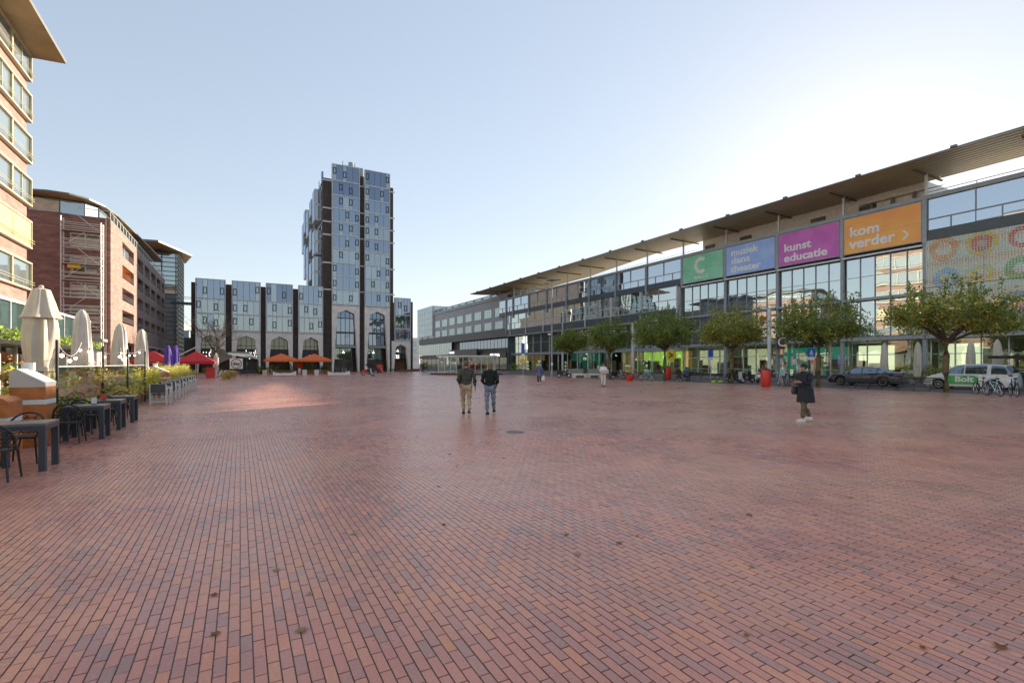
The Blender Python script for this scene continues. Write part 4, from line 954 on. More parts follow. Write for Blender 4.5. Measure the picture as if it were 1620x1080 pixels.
Bd(MB().box(XB-2.0, YM, 4.8, XB+.3, 131, 5.0), 'canopy', M['steel_l'])
for y_ in (98, 104, 110, 117, 124): piece('brick_pier', bb_, XB-.5, y_, 0, XB, y_+1.2, 4.8, M['brick_g'])
c_ = MB(); c_.cyl((-15.6, YB-1.6, 0), (-15.6, YB-1.6, 4.6), .55, n=16); Bd(c_, 'round_column', M['concrete'], True)
Bd(MB().box(-19, YB-2.6, 4.6, XB-.2, YB, 4.95), 'entrance_canopy', M['steel'])
# penthouse and roof
pen = [(-34, 83), (-26, 81.2), (-22.5, 80.4), (-19.5, 80.2), (-17.2, 80.8), (-16.2, 82.5), (-15.9, 85.5), (-15.8, 92), (-15.8, 118), (-34, 120)]
for (p, q) in zip(pen[:-2], pen[1:-1]):
    d = Vector((q[0]-p[0], q[1]-p[1], 0)); nn = max(1, int(d.length/2.6))
    for k in range(nn):
        a = Vector((*p, 0)) + d*k/nn; b = Vector((*p, 0)) + d*(k+1)/nn; ang = math.atan2(d.y, d.x); Mz = Matrix.Rotation(ang, 3, 'Z'); L_ = (b-a).length; c = (a+b)/2
        MB().obox((c.x, c.y, 21.35), (L_-.12, .04, 1.7), Mz).build('penthouse_pane', G['house'], bb_, world=True)
        MB().obox((a.x, a.y, 21.35), (.12, .16, 2.1), Mz).build('penthouse_mullion', M['dark'], bb_, world=True)
    MB().obox(((p[0]+q[0])/2, (p[1]+q[1])/2, 20.42), (d.length+.1, .2, .25), Mz).build('penthouse_sill', M['dark'], bb_, world=True)
rf = [(-36, 90), (-30, 84), (-25.5, 80.6), (-22.9, 79.0), (-20.2, 78.2), (-18.2, 78.4), (-16.6, 79.8), (-15.5, 82.6), (-14.9, 87), (-14.4, 98), (-13.9, 110), (-13.6, 122), (-24, 124), (-36, 124)]
mb = MB(); cx_, cy_ = -25, 102
def rr_(p, s): return (cx_+(p[0]-cx_)*s, cy_+(p[1]-cy_)*s)
n = len(rf)
lv = [[(x, y, 22.45) for x, y in rf], [(x, y, 22.65) for x, y in rf], [(*rr_(p, .8), 23.3) for p in rf], [(*rr_(p, .4), 23.6) for p in rf]]
un = [(*rr_(p, .86), 22.25) for p in rf]
for a, b in zip(lv[:-1], lv[1:]):
    for i in range(n): mb.poly([a[i], a[(i+1) % n], b[(i+1) % n], b[i]], 0)
mb.poly(lv[-1], 0)
for i in range(n): mb.poly([lv[0][(i+1) % n], lv[0][i], un[i], un[(i+1) % n]], 1)
mb.poly(un[::-1], 1); Bd(mb, 'curved_roof', [M['roofdk'], M['wood_u']], False)
mb = MB(); mb.tube([(XB+.05, YB, 21.1), (XB+.05, 131, 21.1)], .05, 5)
for q in range(26): mb.tube([(XB+.05, YB+q*2, 20.1), (XB+.05, YB+q*2, 21.1)], .03, 4)
for z_ in (20.5, 20.8): mb.tube([(XB+.05, YB, z_), (XB+.05, 131, z_)], .02, 4)
mb.tube([(XB, YB-.05, 21.1), (-17.5, YB-.05, 21.1)], .04, 5); Bd(mb, 'terrace_railing', M['galv'])

# scaffold on the end wall
sc_ = thing('scaffold', 'silver tube scaffold standing against the purple brick end wall', 'scaffold', (-16.8, YB-.7, 0))
ya, yb = YB-1.5, YB-.45; xs_ = [-18.7, -18.0, -15.1]
mb = MB()
for x in (-18.75, -15.0):
    for y in (ya, yb): mb.cyl((x, y, 0), (x, y, 19.6 if x < -16 else 19.2), .075, n=6)
mb.build('upright', M['galv'], sc_, world=True)
for k in range(9):
    z = 2.0*k+1.9
    MB().box(-18.7, ya, z, -15.05, yb, z+.09).build('deck', M['woodb'], sc_, world=True) if k % 3 != 1 else None
    m2 = MB()
    for y in (ya, yb):
        for dz in (.1, .55, 1.05): m2.cyl((-18.75, y, z+dz), (-15.0, y, z+dz), .048, n=5)
    for x in (-18.75, -15.0): m2.cyl((x, ya, z+.1), (x, yb, z+.1), .048, n=5); m2.cyl((x, ya, z+1.05), (x, yb, z+1.05), .042, n=5)
    m2.build('ledger', M['galv'], sc_, world=True)
    m2 = MB(); a, b = (-18.75, -15.0) if k % 2 else (-15.0, -18.75); m2.cyl((a, ya-.05, z), (a+(b-a)*.6, ya-.05, z+2.0), .03, n=5); m2.build('brace', M['galv'], sc_, world=True)
for z, m__ in ((5.4, 'yellow'), (13.4, 'yellow')): MB().box(-18.2, ya+.2, z+.1, -17.0, ya+.7, z+.5).build('tool_crate', M[m__], sc_, world=True)
pn = thing('hanging_poster', 'white and blue poster hanging on the scaffold foot', 'poster', (-17.1, ya-.1, 2.3)); MB().box(-17.6, ya-.12, 2.4, -16.7, ya-.09, 3.4).build('sheet', M['letter'], pn, world=True); MB().box(-17.5, ya-.14, 2.1, -16.8, ya-.11, 2.4).build('sheet', M['signb'], pn, world=True)

# building C: stair tower with lattice and flared roof
cb_ = thing('lattice_stair_tower', 'grey lattice glass tower with flared flat roof behind the brick block', 'building', (-18, 136, 0))
def Cd(mb, name, mt_): return mb.build(name, mt_, cb_, world=True)
Cd(MB().box(-23, 132, 0, -12.3, 145, 26), 'core', G['house'])
mb = MB()
for k in range(27): mb.box(-12.28, 131.9, k, -12.1, 145, k+.14); mb.box(-23, 131.8, k, -12.2, 131.98, k+.12)
for y in np.arange(132, 145.1, 1.4): mb.box(-12.22, y, 0, -12.05, y+.12, 26)
for x in np.arange(-23, -12, 2.6): mb.box(x, 131.75, 0, x+.2, 131.95, 26)
Cd(mb, 'steel_lattice', M['dark'])
mb = MB(); q = [(-26, 126.5), (-14.8, 124.5), (-9.9, 137.5), (-12, 148), (-26, 148)]; 
mb.poly([(x, y, 27.2) for x, y in q], 0); mb.poly([(x, y, 26.8) for x, y in q][::-1], 1)
for i in range(5): a, b = q[i], q[(i+1) % 5]; mb.poly([(*a, 26.8), (*b, 26.8), (*b, 27.2), (*a, 27.2)], 0)
Cd(mb, 'flared_roof', [M['roofdk'], M['wood_u']])
# dark block, bridge and glass behind
kb_ = thing('dark_rear_building', 'dark green black clad building closing the street on the left', 'building', (-8, 160, 0))
MB().box(-30, 156, 0, 1.5, 170, 8.6).build('wall', M['black'], kb_, world=True); MB().box(-16, 172, 8, 4, 185, 13.5).build('glass_hall', M['coolroom'], kb_, world=True)
for q in range(7): piece('pane', kb_, -15.5+q*2.7, 171.9, 9, -13.1+q*2.7, 171.96, 11.4, G['darkg'])
fbr = thing('foot_bridge', 'steel footbridge crossing high between the lattice tower and the arcade wing', 'bridge', (-10, 120, 14))
MB().box(-12.2, 119, 13.7, -6.4, 121, 14.1).build('deck', M['dark'], fbr, world=True); m2 = MB(); m2.tube([(-14, 119, 15.1), (-6.4, 119, 15.1)], .06); m2.tube([(-14, 119, 14.8), (-6.4, 119, 14.8)], .04); m2.build('handrail', M['steel'], fbr, world=True)

# brick block, scaffold and poster scaled down about the ground point under the camera
for o_ in (bb_, sc_, pn):
    l_ = Vector(o_.location); o_.scale = (.88, .88, .88); o_.location = (l_.x*.88, l_.y*.88, 0 if o_ is not pn else l_.z*.88)
# ------------------------------------------------------------------ plane trees on the right
def tree(x, y, W_, H_, ztr, label, seed, probs, group, dens=1.0):
    rg = np.random.default_rng(seed); r = random.Random(seed)
    t = thing('plane_tree', label, 'tree', (x, y, 0), 0, group)
    mb = MB(); mb.tube([(0,0,-.1),(.02,0,.25),(-.02,.02,1.2),(.03,0,2.2),(0,0,ztr)], [.24,.185,.165,.155,.17], 10); mb.sph((0,0,ztr), .2)
    mb.build('trunk', M['bark'], t, True)
    lb = MB(); cen = []; R = W_/2
    nl = 9
    for i in range(nl):
        a = 2*PI*i/nl + r.uniform(-.25,.25); L_ = R*r.uniform(.6,.95); zt = ztr + r.uniform(.3, 1.0)*(H_-ztr)*.55
        p0 = Vector((0,0,ztr-.1)); p3 = Vector((math.cos(a)*L_, math.sin(a)*L_, zt)); p1 = p0.lerp(p3,.35)+Vector((0,0,.25)); p2 = p0.lerp(p3,.7)+Vector((r.uniform(-.2,.2),r.uniform(-.2,.2),.15))
        lb.tube([p0,p1,p2,p3], [.09,.065,.045,.02], 6)
        for q in range(7):
            s = p1.lerp(p3, r.uniform(.0,1)); d = Vector((r.uniform(-1,1), r.uniform(-1,1), r.uniform(-.05,1.2))).normalized()*r.uniform(.5,1.2)
            e = s+d; 
            if math.hypot(e.x,e.y) > R*1.05: e.x *= .85; e.y *= .85
            e.z = min(e.z, H_-.3); lb.tube([s, s.lerp(e,.5)+Vector((0,0,.06)), e], [.03,.02,.008], 4); cen += [tuple(e), tuple(s.lerp(e,.6))]
    lb.build('branches', M['bark2'], t, True)
    # volume clumps: flattened block with ragged edge
    n = int(105*dens)
    for i in range(n):
        a = r.uniform(0, 2*PI); rad = R*math.sqrt(r.random())*.97; u = r.random()
        lim = ztr + .25 + (H_-ztr-.5)*(1-.35*(rad/R)**2); lo_ = ztr + .15 + .35*(rad/R)
        cen.append((math.cos(a)*rad, math.sin(a)*rad, lo_+(lim-lo_)*u))
    parts = [leaves(cen, 44, (.26,.26,.17), .17, rg)]
    # upright shoots on top
    sh = []
    smb = MB()
    for i in range(26):
        a = r.uniform(0, 2*PI); rad = R*math.sqrt(r.random())*.9; x_, y_ = math.cos(a)*rad, math.sin(a)*rad; zb = H_-.9-.5*(rad/R)**2; L_ = r.uniform(.7,1.5); lx, ly = r.uniform(-.15,.15), r.uniform(-.15,.15)
        smb.tube([(x_,y_,zb),(x_+lx,y_+ly,zb+L_)], [.012,.004], 3)
        for q in range(8): k = q/7; sh.append((x_+lx*k, y_+ly*k, zb+L_*k))
    smb.build('shoots', M['bark2'], t)
    parts.append(leaves(sh, 5, (.07,.07,.06), .16, rg))
    keys = ['g','g2','o','y','b']
    yc = [np.array((r.uniform(-R*.7,R*.7), r.uniform(-R*.7,R*.7), r.uniform(ztr,H_-1))) for _ in range(5)]
    def pick(c):
        d = np.min([np.linalg.norm((c-k)*np.array([1,1,1.3]), axis=1) for k in yc], axis=0)
        w = np.exp(-(d/1.0)**2)[:,None]; base = np.array(probs)[None]; aut = np.array([.2,.05,.35,.3,.1])[None]
        p = base*(1-w*autumn)+aut*w*autumn; cs = p.cumsum(1); u = rg.random((len(c),1))*cs[:,-1:]; return (u > cs).sum(1).clip(0,4)
    autumn = 1.0 if probs[3] > .05 else .25
    leafobj('crown', parts, [LF[k] for k in keys], t, pick, rg); return t
XT = 36.3
def TY(x): return on_x(x, XT)
tg = 'row of plane trees along the road'
tree(XT, TY(1497), 6.3, 6.4, 3.0, 'plane tree with yellowing leaves in front of the white van', 21, [.4,.1,.33,.12,.05], tg, 1.0)
tree(XT, TY(1295), 5.5, 6.4, 3.0, 'broad green plane tree just left of the parked dark car', 22, [.5,.2,.27,.02,.01], tg, 1.05)
tree(XT+.4, TY(1153), 5.3, 6.3, 3.0, 'plane tree with olive leaves standing by the mopeds, left of the red bin', 23, [.4,.12,.36,.08,.04], tg, .9)
tree(XT+.4, TY(1047), 5.8, 7.0, 3.1, 'dark dense plane tree in front of the bright green shop', 24, [.5,.28,.2,.01,.01], tg, 1.3)
tree(XT, TY(965), 4.8, 6.6, 3.0, 'dark plane tree behind the person carrying a box', 25, [.5,.3,.18,.01,.01], tg, 1.2)
tree(XT, TY(903), 4.6, 6.0, 2.9, 'farthest plane tree of the row, beside the tall lamp post', 26, [.5,.3,.18,.01,.01], tg, 1.1)
# bare tree by the cafe
bt = thing('bare_tree', 'leafless tree with fine twigs in front of the cafe arches', 'tree', (-3.4, 87.0, 0)); r = random.Random(9)
tm = MB(); tm.tube([(0,0,0),(.1,0,2),(0,.1,4)], [.2,.16,.13], 8); tm.build('trunk', M['bark2'], bt, True)
bm_ = MB()
def grow(p, d, L, rad, dep):
    e = p + d*L; bm_.tube([p, p.lerp(e,.5)+Vector((r.uniform(-.1,.1),r.uniform(-.1,.1),0)), e], [rad, rad*.8, rad*.6], 4)
    if dep == 0: return
    for k in range(3 if dep > 1 else 4):
        nd = (d + Vector((r.uniform(-.8,.8), r.uniform(-.8,.8), r.uniform(-.25,.55)))).normalized(); grow(p.lerp(e, r.uniform(.5,1)), nd, L*r.uniform(.6,.85), rad*.55, dep-1)
for k in range(5): a = k*1.26; grow(Vector((0,.1,3.2+.2*k)), Vector((math.cos(a)*.7, math.sin(a)*.7, 1)).normalized(), 2.4, .09, 4)
bm_.build('branches', M['bark2'], bt)

# ------------------------------------------------------------------ terrace on the left
tabg = 'dark square terrace tables'
def mk_table(name, label, loc, grp, leg, top_, w=.7, h=.76, lw=.085):
    t = thing(name, label, 'table', loc, 0, grp)
    b = MB(); b.box(-w/2, -w/2, h-.035, w/2, w/2, h); b.build('tabletop', top_, t)
    b = MB(); a = w/2-.001; b.box(-a,-a,h-.11,a,-a+.03,h-.036); b.box(-a,a-.03,h-.11,a,a,h-.036); b.box(-a,-a+.03,h-.11,-a+.03,a-.03,h-.036); b.box(a-.03,-a+.03,h-.11,a,a-.03,h-.036); b.build('apron', leg, t)
    for sx in (-1,1):
        for sy in (-1,1): b = MB(); x0 = sx*(a) ; y0 = sy*(a); b.box(x0, y0, 0, x0-sx*lw, y0-sy*lw, h-.111); b.build('leg', leg, t)
    return t
tl = ['dark square table nearest the camera at the left edge, in front of the timber kiosk', 'second dark square table, beside the shrubs with rust red leaves', 'third dark square table from the camera', 'farthest dark square table, next to the brown planter']
t0 = mk_table('terrace_table', tl[0], (-3.05, 10.75, 0), tabg, M['table'], M['tabletop'])
for k, y in enumerate((14.55, 16.35, 18.15)): dup(t0, (-3.05, y, 0), 0, tl[k+1])
def mk_chair(label, loc, rz):
    t = thing('terrace_chair', label, 'chair', loc, rz, 'black lattice back chairs'); P_ = M['plast']
    b = MB(); b.v = []; pts = [(-.21,-.2),(.21,-.2),(.235,.0),(.2,.2),(0,.225),(-.2,.2),(-.235,0)]
    b.prism([(x,y,.43) for x,y in pts], (0,0,.03)); b.build('seat', P_, t)
    for sx in (-1,1):
        b = MB(); b.tube([(sx*.19,-.17,.44),(sx*.225,-.21,0)], [.018,.013], 6); b.build('leg', P_, t)
        b = MB(); b.tube([(sx*.17,.17,.44),(sx*.215,.26,0)], [.018,.013], 6); b.build('leg', P_, t)
    # rounded shell back made of a hoop and a lattice (chair faces -Y, back at +Y)
    b = MB(); hoop = []
    for i in range(17):
        a = PI*i/16; x = .25*math.cos(a); z = .44+.40*math.sin(a)**.6; y = .2+.07*math.sin(a)-.10*(abs(math.cos(a))**3)
        hoop.append((x,y,z))
    b.tube(hoop, .018, 6); b.build('back_hoop', P_, t)
    b = MB()
    rr = random.Random(2)
    for i in range(7):
        x = -.19+.063*i
        for j in range(6):
            z = .48+.062*j; zm = .44+.38*(1-(x/.27)**2)**.5
            if z+.05 > zm: continue
            yy = .2+.07*(z-.44)/.4-.06*abs(x/.25)**2; b.tube([(x,yy,z),(x+rr.choice([-.045,.045]),yy+.01,z+.062)], .0085, 4); b.tube([(x-.03,yy,z+.03),(x+.035,yy,z+.02)], .0075, 4)
    b.build('back_lattice', P_, t)
    b = MB()
    for sx in (-1,1): b.tube([(sx*.245,.17,.5),(sx*.25,.0,.62),(sx*.24,-.14,.6),(sx*.2,-.17,.45)], .013, 5)
    b.build('arms', P_, t); return t
c0 = mk_chair('black lattice back chair facing the camera behind the nearest table', (-3.25, 11.45, 0), 0)
for lab, x, y, rz in (('black chair at the very left edge, seat pushed toward the nearest table', -3.12, 9.9, PI), ('black lattice back chair seen from behind at the second table', -3.2, 13.85, PI), ('black lattice back chair between the second and third tables', -3.3, 15.5, PI*.97), ('black lattice back chair between the third and fourth tables', -3.25, 17.25, PI*1.03), ('black lattice back chair just beyond the fourth table', -3.2, 18.9, 0),
    ('black lattice back chair far side of the second table beside the planter', -3.5, 15.15, 0.2)):
    dup(c0, (x, y, 0), rz, lab)
# light aluminium tables and chairs
wt0 = mk_table('aluminium_table', 'white framed table nearest of the light terrace set', (-2.95, 25.7, 0), 'white framed tables', M['walum'], M['tabletop'], .75, .75, .05)
ys_w = [25.7, 29.1, 32.5, 35.9, 39.3]
wl_ = ['', 'second white framed table of the light terrace set', 'third white framed table, middle of the light terrace set', 'fourth white framed table of the light terrace set', 'fifth and farthest white framed table of the light set']
for k in range(1, 5): dup(wt0, (-2.95, ys_w[k], 0), 0, wl_[k])
def mk_wchair(label, loc, rz):
    t = thing('aluminium_chair', label, 'chair', loc, rz, 'white framed grey armchairs'); P_ = M['walum']
    MB().box(-.25,-.24,.42,.25,.22,.45).build('seat', M['textile'], t); MB().obox((0,.25,.68),(.5,.02,.36),Matrix.Rotation(.12,3,'X')).build('backrest', M['textile'], t)
    for sx in (-1,1):
        b = MB(); b.box(sx*.25,-.25,0,sx*.29,-.21,.64); b.build('leg', P_, t); b = MB(); b.box(sx*.25,.2,0,sx*.29,.24,.86); b.build('leg', P_, t)
        b = MB(); b.box(sx*.25,-.25,.64,sx*.29,.2,.665); b.build('armrest', P_, t)
    b = MB(); b.box(-.25,-.24,.12,.25,-.215,.15); b.box(-.25,.21,.12,.25,.235,.15); b.box(-.25,.205,.84,.25,.235,.87); b.build('stretcher', P_, t); return t
wc0 = mk_wchair('grey backed white armchair nearest of the light set, seen from behind', (-2.95, 24.95, 0), PI)
on = ['nearest','second','third','fourth','farthest']
for k in range(5):
    if k: dup(wc0, (-2.95, ys_w[k]-.75, 0), PI, 'grey backed white armchair on the near side of the %s white table' % on[k])
    dup(wc0, (-2.95, ys_w[k]+.75, 0), 0, 'grey backed white armchair on the far side of the %s white table' % on[k])
# kiosks
def kiosk(name, label, x0, x1, y0, y1, hl, hr, cat, round_top=False):
    t = thing(name, label, cat, ((x0+x1)/2, (y0+y1)/2, 0))
    zs_ = [0, .12, .55, .82, .92, 1.15]
    lay = [(0,.02,'wood'),(.02,.46,'wood'),(.46,.86,'wood'),(.86,.97,'white'),(.97,1.22,'wood')]
    if hl < 1.2: lay = [(0,.35,'wood'),(.35,.6,'wood'),(.6,.72,'white'),(.72,hl-.1,'wood')]
    for a, b, m_ in lay: MB().box(x0, y0, a+.004, x1, y1, b-.004).build('board', M[m_], t, world=True)
    top = lay[-1][1]
    if hl > 1.2:
        MB().prism([(x0,y0,top),(x1,y0,top),(x1,y0,hr),(x0+.12,y0,hl),(x0,y0,hl)], (0,y1-y0,0)).build('housing', M['canvas2'], t, world=True)
        ang = math.atan2(hr-hl, x1-x0-.12); MB().obox(((x0+.12+x1)/2,(y0+y1)/2,(hl+hr)/2+.02),((x1-x0-.12)/math.cos(ang),y1-y0+.04,.03),Matrix.Rotation(-ang,3,'Y')).build('sloped_lid', M['white'], t, world=True)
        MB().box(x0+.02,y1-.12,hl,x0+.22,y1,hl+.16).build('top_box', M['white'], t, world=True)
    else:
        pts = [(x0,y0,top)] + [((x0+x1)/2-(x1-x0)/2*math.cos(a), y0, top+.12*math.sin(a)**.7) for a in np.linspace(.2, PI-.2, 7)] + [(x1,y0,top)]
        MB().prism(pts, (0,y1-y0,0)).build('rounded_top', M['wood'], t, world=True)
    return t
kiosk('timber_kiosk', 'orange timber kiosk with one white band and a sloped white lid, behind the nearest table', -4.05, -3.5, 13.5, 14.15, 1.56, 1.28, 'kiosk')
kiosk('timber_block', 'low round topped timber block with a white band at the left edge', -4.3, -3.68, 12.2, 12.9, 1.08, 1.08, 'planter')
kiosk('timber_kiosk', 'far timber kiosk with sloped white lid among the yellow shrubs', -4.2, -3.4, 32.4, 33.2, 1.55, 1.2, 'kiosk')
# planters with shrubs
def planter(y0, y1, keys, probs, hgt, label, seed, x0=-4.5, x1=-3.85, boxm='woodb', dens=1.0, bh=.5, tall=.5):
    rg = np.random.default_rng(seed); t = thing('planter', label, 'planter', ((x0+x1)/2, (y0+y1)/2, 0), 0, 'shrub planters along the terrace')
    b = MB(); b.box(x0,y0,0,x1,y0+.04,bh); b.box(x0,y1-.04,0,x1,y1,bh); b.box(x0,y0+.04,0,x0+.04,y1-.04,bh); b.box(x1-.04,y0+.04,0,x1,y1-.04,bh); b.build('box', M[boxm], t, world=True)
    MB().box(x0+.045,y0+.045,0,x1-.045,y1-.045,bh-.06).build('soil', M['soil'], t, world=True)
    n = int((y1-y0)*26*dens); L_ = y1-y0; w = x1-x0
    ph = rg.uniform(0, 9)
    cy = rg.uniform(-L_/2, L_/2, n); cx = rg.normal(0, w*.36, n); lim = 1.12*hgt*(.78+.28*np.sin(cy*1.7+ph)+rg.normal(0,.08,n)); cz = bh*.7 + rg.random(n)**.7*np.maximum(.2, lim-bh*.7)
    cen = np.stack([cx,cy,cz],1); parts = [leaves(cen, 40, (.12,.12,.1), .085, rg)]
    # thin grassy stems with seed heads
    m = int(L_*13); sx = rg.normal(0,w*.35,m); sy = rg.uniform(-L_/2,L_/2,m); sh = hgt+rg.uniform(.0,tall,m); st = MB(); tips = []
    for a, b_, h_ in zip(sx, sy, sh):
        dx, dy = rg.normal(0,.12,2); st.tube([(a,b_,bh),(a+dx*.4,b_+dy*.4,h_*.6),(a+dx,b_+dy,h_)], [.006,.005,.003], 3)
        for q in np.linspace(.5,1,6): tips.append((a+dx*q, b_+dy*q, bh+(h_-bh)*q))
    st.build('stems', LF['b'], t); parts.append(leaves(tips, 6, (.035,.035,.04), .06, rg))
    leafobj('foliage', parts, [LF[k] for k in keys], t, probs, rg); return t
planter(8.2, 12.0, ['lg','o','r','y','fw','g'], [.25,.2,.15,.15,.1,.15], 1.45, 'planter of tall yellow green shrubs at the left edge', 31, -4.95, -4.3, 'black', 1.2, .5, .35)
planter(12.0, 14.9, ['lg','o','r','y','fw','g'], [.3,.2,.15,.1,.1,.15], 1.5, 'planter of loose seed heads behind the near timber kiosk', 32, -5.1, -4.4, 'black', 1.0, .5, .35)
planter(14.6, 16.9, ['lg','g','r','y','fw','o'], [.35,.25,.12,.08,.1,.1], 1.2, 'dark planter with light green shrubs beside the second table', 33, -4.3, -3.7, 'green', 1.3, .6, .25)
planter(17.0, 19.6, ['r','lg','y','fw','o','g'], [.42,.12,.1,.12,.14,.1], 1.3, 'planter of rust red shrubs behind the third table', 34, -4.5, -3.85, 'black', 1.3, .6, .3)
planter(19.7, 23.2, ['y','r','lg','fw','o','b'], [.22,.18,.15,.2,.15,.1], 1.15, 'planter of pale grasses with rust leaves behind the glass screen', 35, -4.5, -3.85, 'woodb', 1.3, .55, .35)
planter(23.3, 27.4, ['y','lg','o','fw','g'], [.5,.2,.15,.1,.05], 1.15, 'planter of bright yellow shrubs beside the nearest white table', 36, -4.5, -3.85, 'woodb', 1.5, .6, .2)
planter(27.5, 32.2, ['y','lg','o','fw','g'], [.4,.25,.2,.05,.1], 1.2, 'planter of yellow green shrubs before the far timber kiosk', 37, -4.5, -3.85, 'woodb', 1.4, .6, .15)
planter(33.4, 41.5, ['y','o','r','lg','fw'], [.42,.2,.13,.15,.1], 1.0, 'long planter of orange yellow shrubs beyond the far timber kiosk', 38, -4.6, -3.8, 'woodb', 1.2, .5, .15)
planter(42, 56, ['y','lg','fw','o'], [.4,.3,.15,.15], 1.25, 'farthest planter of pale yellow shrubs by the red parasols', 39, -5.2, -4.2, 'black', .9, .5, .2)
# wind screen: posts and glass
pys = [15.1, 19.5, 23.3, 27.2]
for k, y in enumerate(pys):
    o = MB().cyl((0,0,0),(0,0,2.25),.03,n=8).build('screen_post', M['black']); o.location = (-3.72, y, 0)
    tag(o, ['dark post standing right of the near timber kiosk','dark post behind the third table','dark post behind the fourth table','dark post beside the nearest white armchair'][k], 'post', 'dark posts of the wind screen')
for k, (a, b) in enumerate(((15.2,19.4),(19.6,23.2),(23.4,27.1))):
    g = thing('glass_screen', ['nearest glass wind screen panel in front of the rust red shrubs','middle glass wind screen panel in front of pale grasses','farthest glass wind screen panel in front of yellow shrubs'][k], 'screen', (-3.74,(a+b)/2,0), 0, 'glass wind screens')
    MB().box(-3.745,a,.75,-3.735,b,1.62).build('pane', G['clear'], g, world=True); MB().box(-3.75,a,1.62,-3.73,b,1.64).build('top_rail', M['steel_l'], g, world=True)
def lights(p, q, sag, n, label):
    t = thing('string_lights', label, 'string lights', ((p[0]+q[0])/2,(p[1]+q[1])/2,p[2]), 0, 'festoon lights over the terrace'); pts = []
    for i in range(17): u = i/16; pts.append((p[0]+(q[0]-p[0])*u, p[1]+(q[1]-p[1])*u, p[2]+(q[2]-p[2])*u-sag*4*u*(1-u)))
    MB().tube(pts, .008, 4).build('cable', M['white'], t, world=True)
    for i in range(n):
        u = (i+.5)/n; c = (p[0]+(q[0]-p[0])*u, p[1]+(q[1]-p[1])*u, p[2]+(q[2]-p[2])*u-sag*4*u*(1-u))
        b = MB(); b.cyl((c[0],c[1],c[2]-.1),(c[0],c[1],c[2]),.018,n=6,m=1); b.sph((c[0],c[1],c[2]-.15),.05,8,6,0); b.build('bulb', [M['bulb'],M['black']], t, world=True)
lights((-3.72,15.1,2.2),(-5.5,25.4,2.6),.45,4,'string of bulbs from the near dark post to the second cream parasol')
lights((-5.5,25.4,2.5),(-3.72,23.3,2.2),.25,3,'string of bulbs between the second parasol and the third dark post')
lights((-3.72,23.3,2.2),(-5.5,32.5,2.6),.4,4,'string of bulbs running to the third closed parasol')
lights((-5.5,32.5,2.6),(-5.5,39.0,2.7),.35,4,'string of bulbs between the third and fourth closed parasols')
# closed parasols
def closed(x, y, h, w, label, mt_, seed, cap=True, name='closed_parasol', grp='closed cream parasols'):
    r = random.Random(seed); t = thing(name, label, 'parasol', (x, y, 0), 0, grp)
    MB().cyl((0,0,0),(0,0,h-.05),.035,n=8).build('pole', M['galv'], t); MB().box(-.35,-.35,0,.35,.35,.1).build('base', M['steel'], t)
    ph = [r.uniform(0,6) for _ in range(4)]
    def wob(a, j): return 1 + .11*math.sin(7*a+ph[0]+j*.35) + .08*math.sin(11*a+ph[1]-j*.5) + .05*math.sin(3*a+ph[2]+j*.5)
    if cap:
        prof = [(w*.36,.9),(w*.44,1.0),(w*.42,1.25),(w*.36,1.55),(w*.36,1.62),(w*.46,1.9),(w*.5,2.3),(w*.49,2.8),(w*.44,3.2),(w*.38,h-.75),(w*.2,h-.5)]
        MB().lathe(prof, n=48, wob=wob).build('folded_canopy', mt_, t, True)
        def wc(a, j): return 1+.09*math.cos(8*a)*(1.4-j*.3)
        MB().lathe([(w*.6,h-.92),(w*.52,h-.8),(w*.42,h-.45),(w*.27,h-.02),(w*.08,h+.03)], n=48, wob=wc).build('top_cap', mt_, t, True)
        MB().sph((0,0,h+.06),.07,8,6).build('finial', mt_, t, True)
    else:
        prof = [(w*.40,.6),(w*.5,.75),(w*.54,1.3),(w*.52,1.9),(w*.48,2.5),(w*.43,h-.9),(w*.37,h-.45),(w*.26,h-.18),(w*.12,h-.04),(w*.04,h)]
        MB().lathe(prof, n=48, wob=wob).build('folded_canopy', mt_, t, True)
    sm = MB(); sm.ring((0,0,1.45),(0,0,1),w*(.44 if cap else .565),.014,24,4); sm.build('strap', M['textile'], t)
    return t
closed(-5.5, 20.8, 4.05, .80, 'closed cream parasol with a pleated cap, nearest of the four', M['canvas'], 1)
closed(-5.5, 25.4, 3.85, .60, 'second closed pale parasol in a smooth cover', M['canvas2'], 2, False)
closed(-5.5, 32.5, 3.8, .64, 'third closed pale parasol in front of the brick corner', M['canvas2'], 3, False)
closed(-5.5, 39.0, 3.9, .66, 'fourth closed pale parasol, farthest of the row', M['canvas2'], 4, False)
for k, (x, y) in enumerate(((-6.35, 60), (-5.75, 60.5))):
    t = closed(x, y, 3.55, .62, ['closed purple parasol with lilac stripe, left of the pair','closed purple parasol with lilac stripe, right of the pair'][k], M['purple'], 8+k, False, grp='purple closed parasols')
    b = MB(); b.box(.1,-.47,.8,.22,-.42,3.2); b.build('stripe', M['lilac'], t)
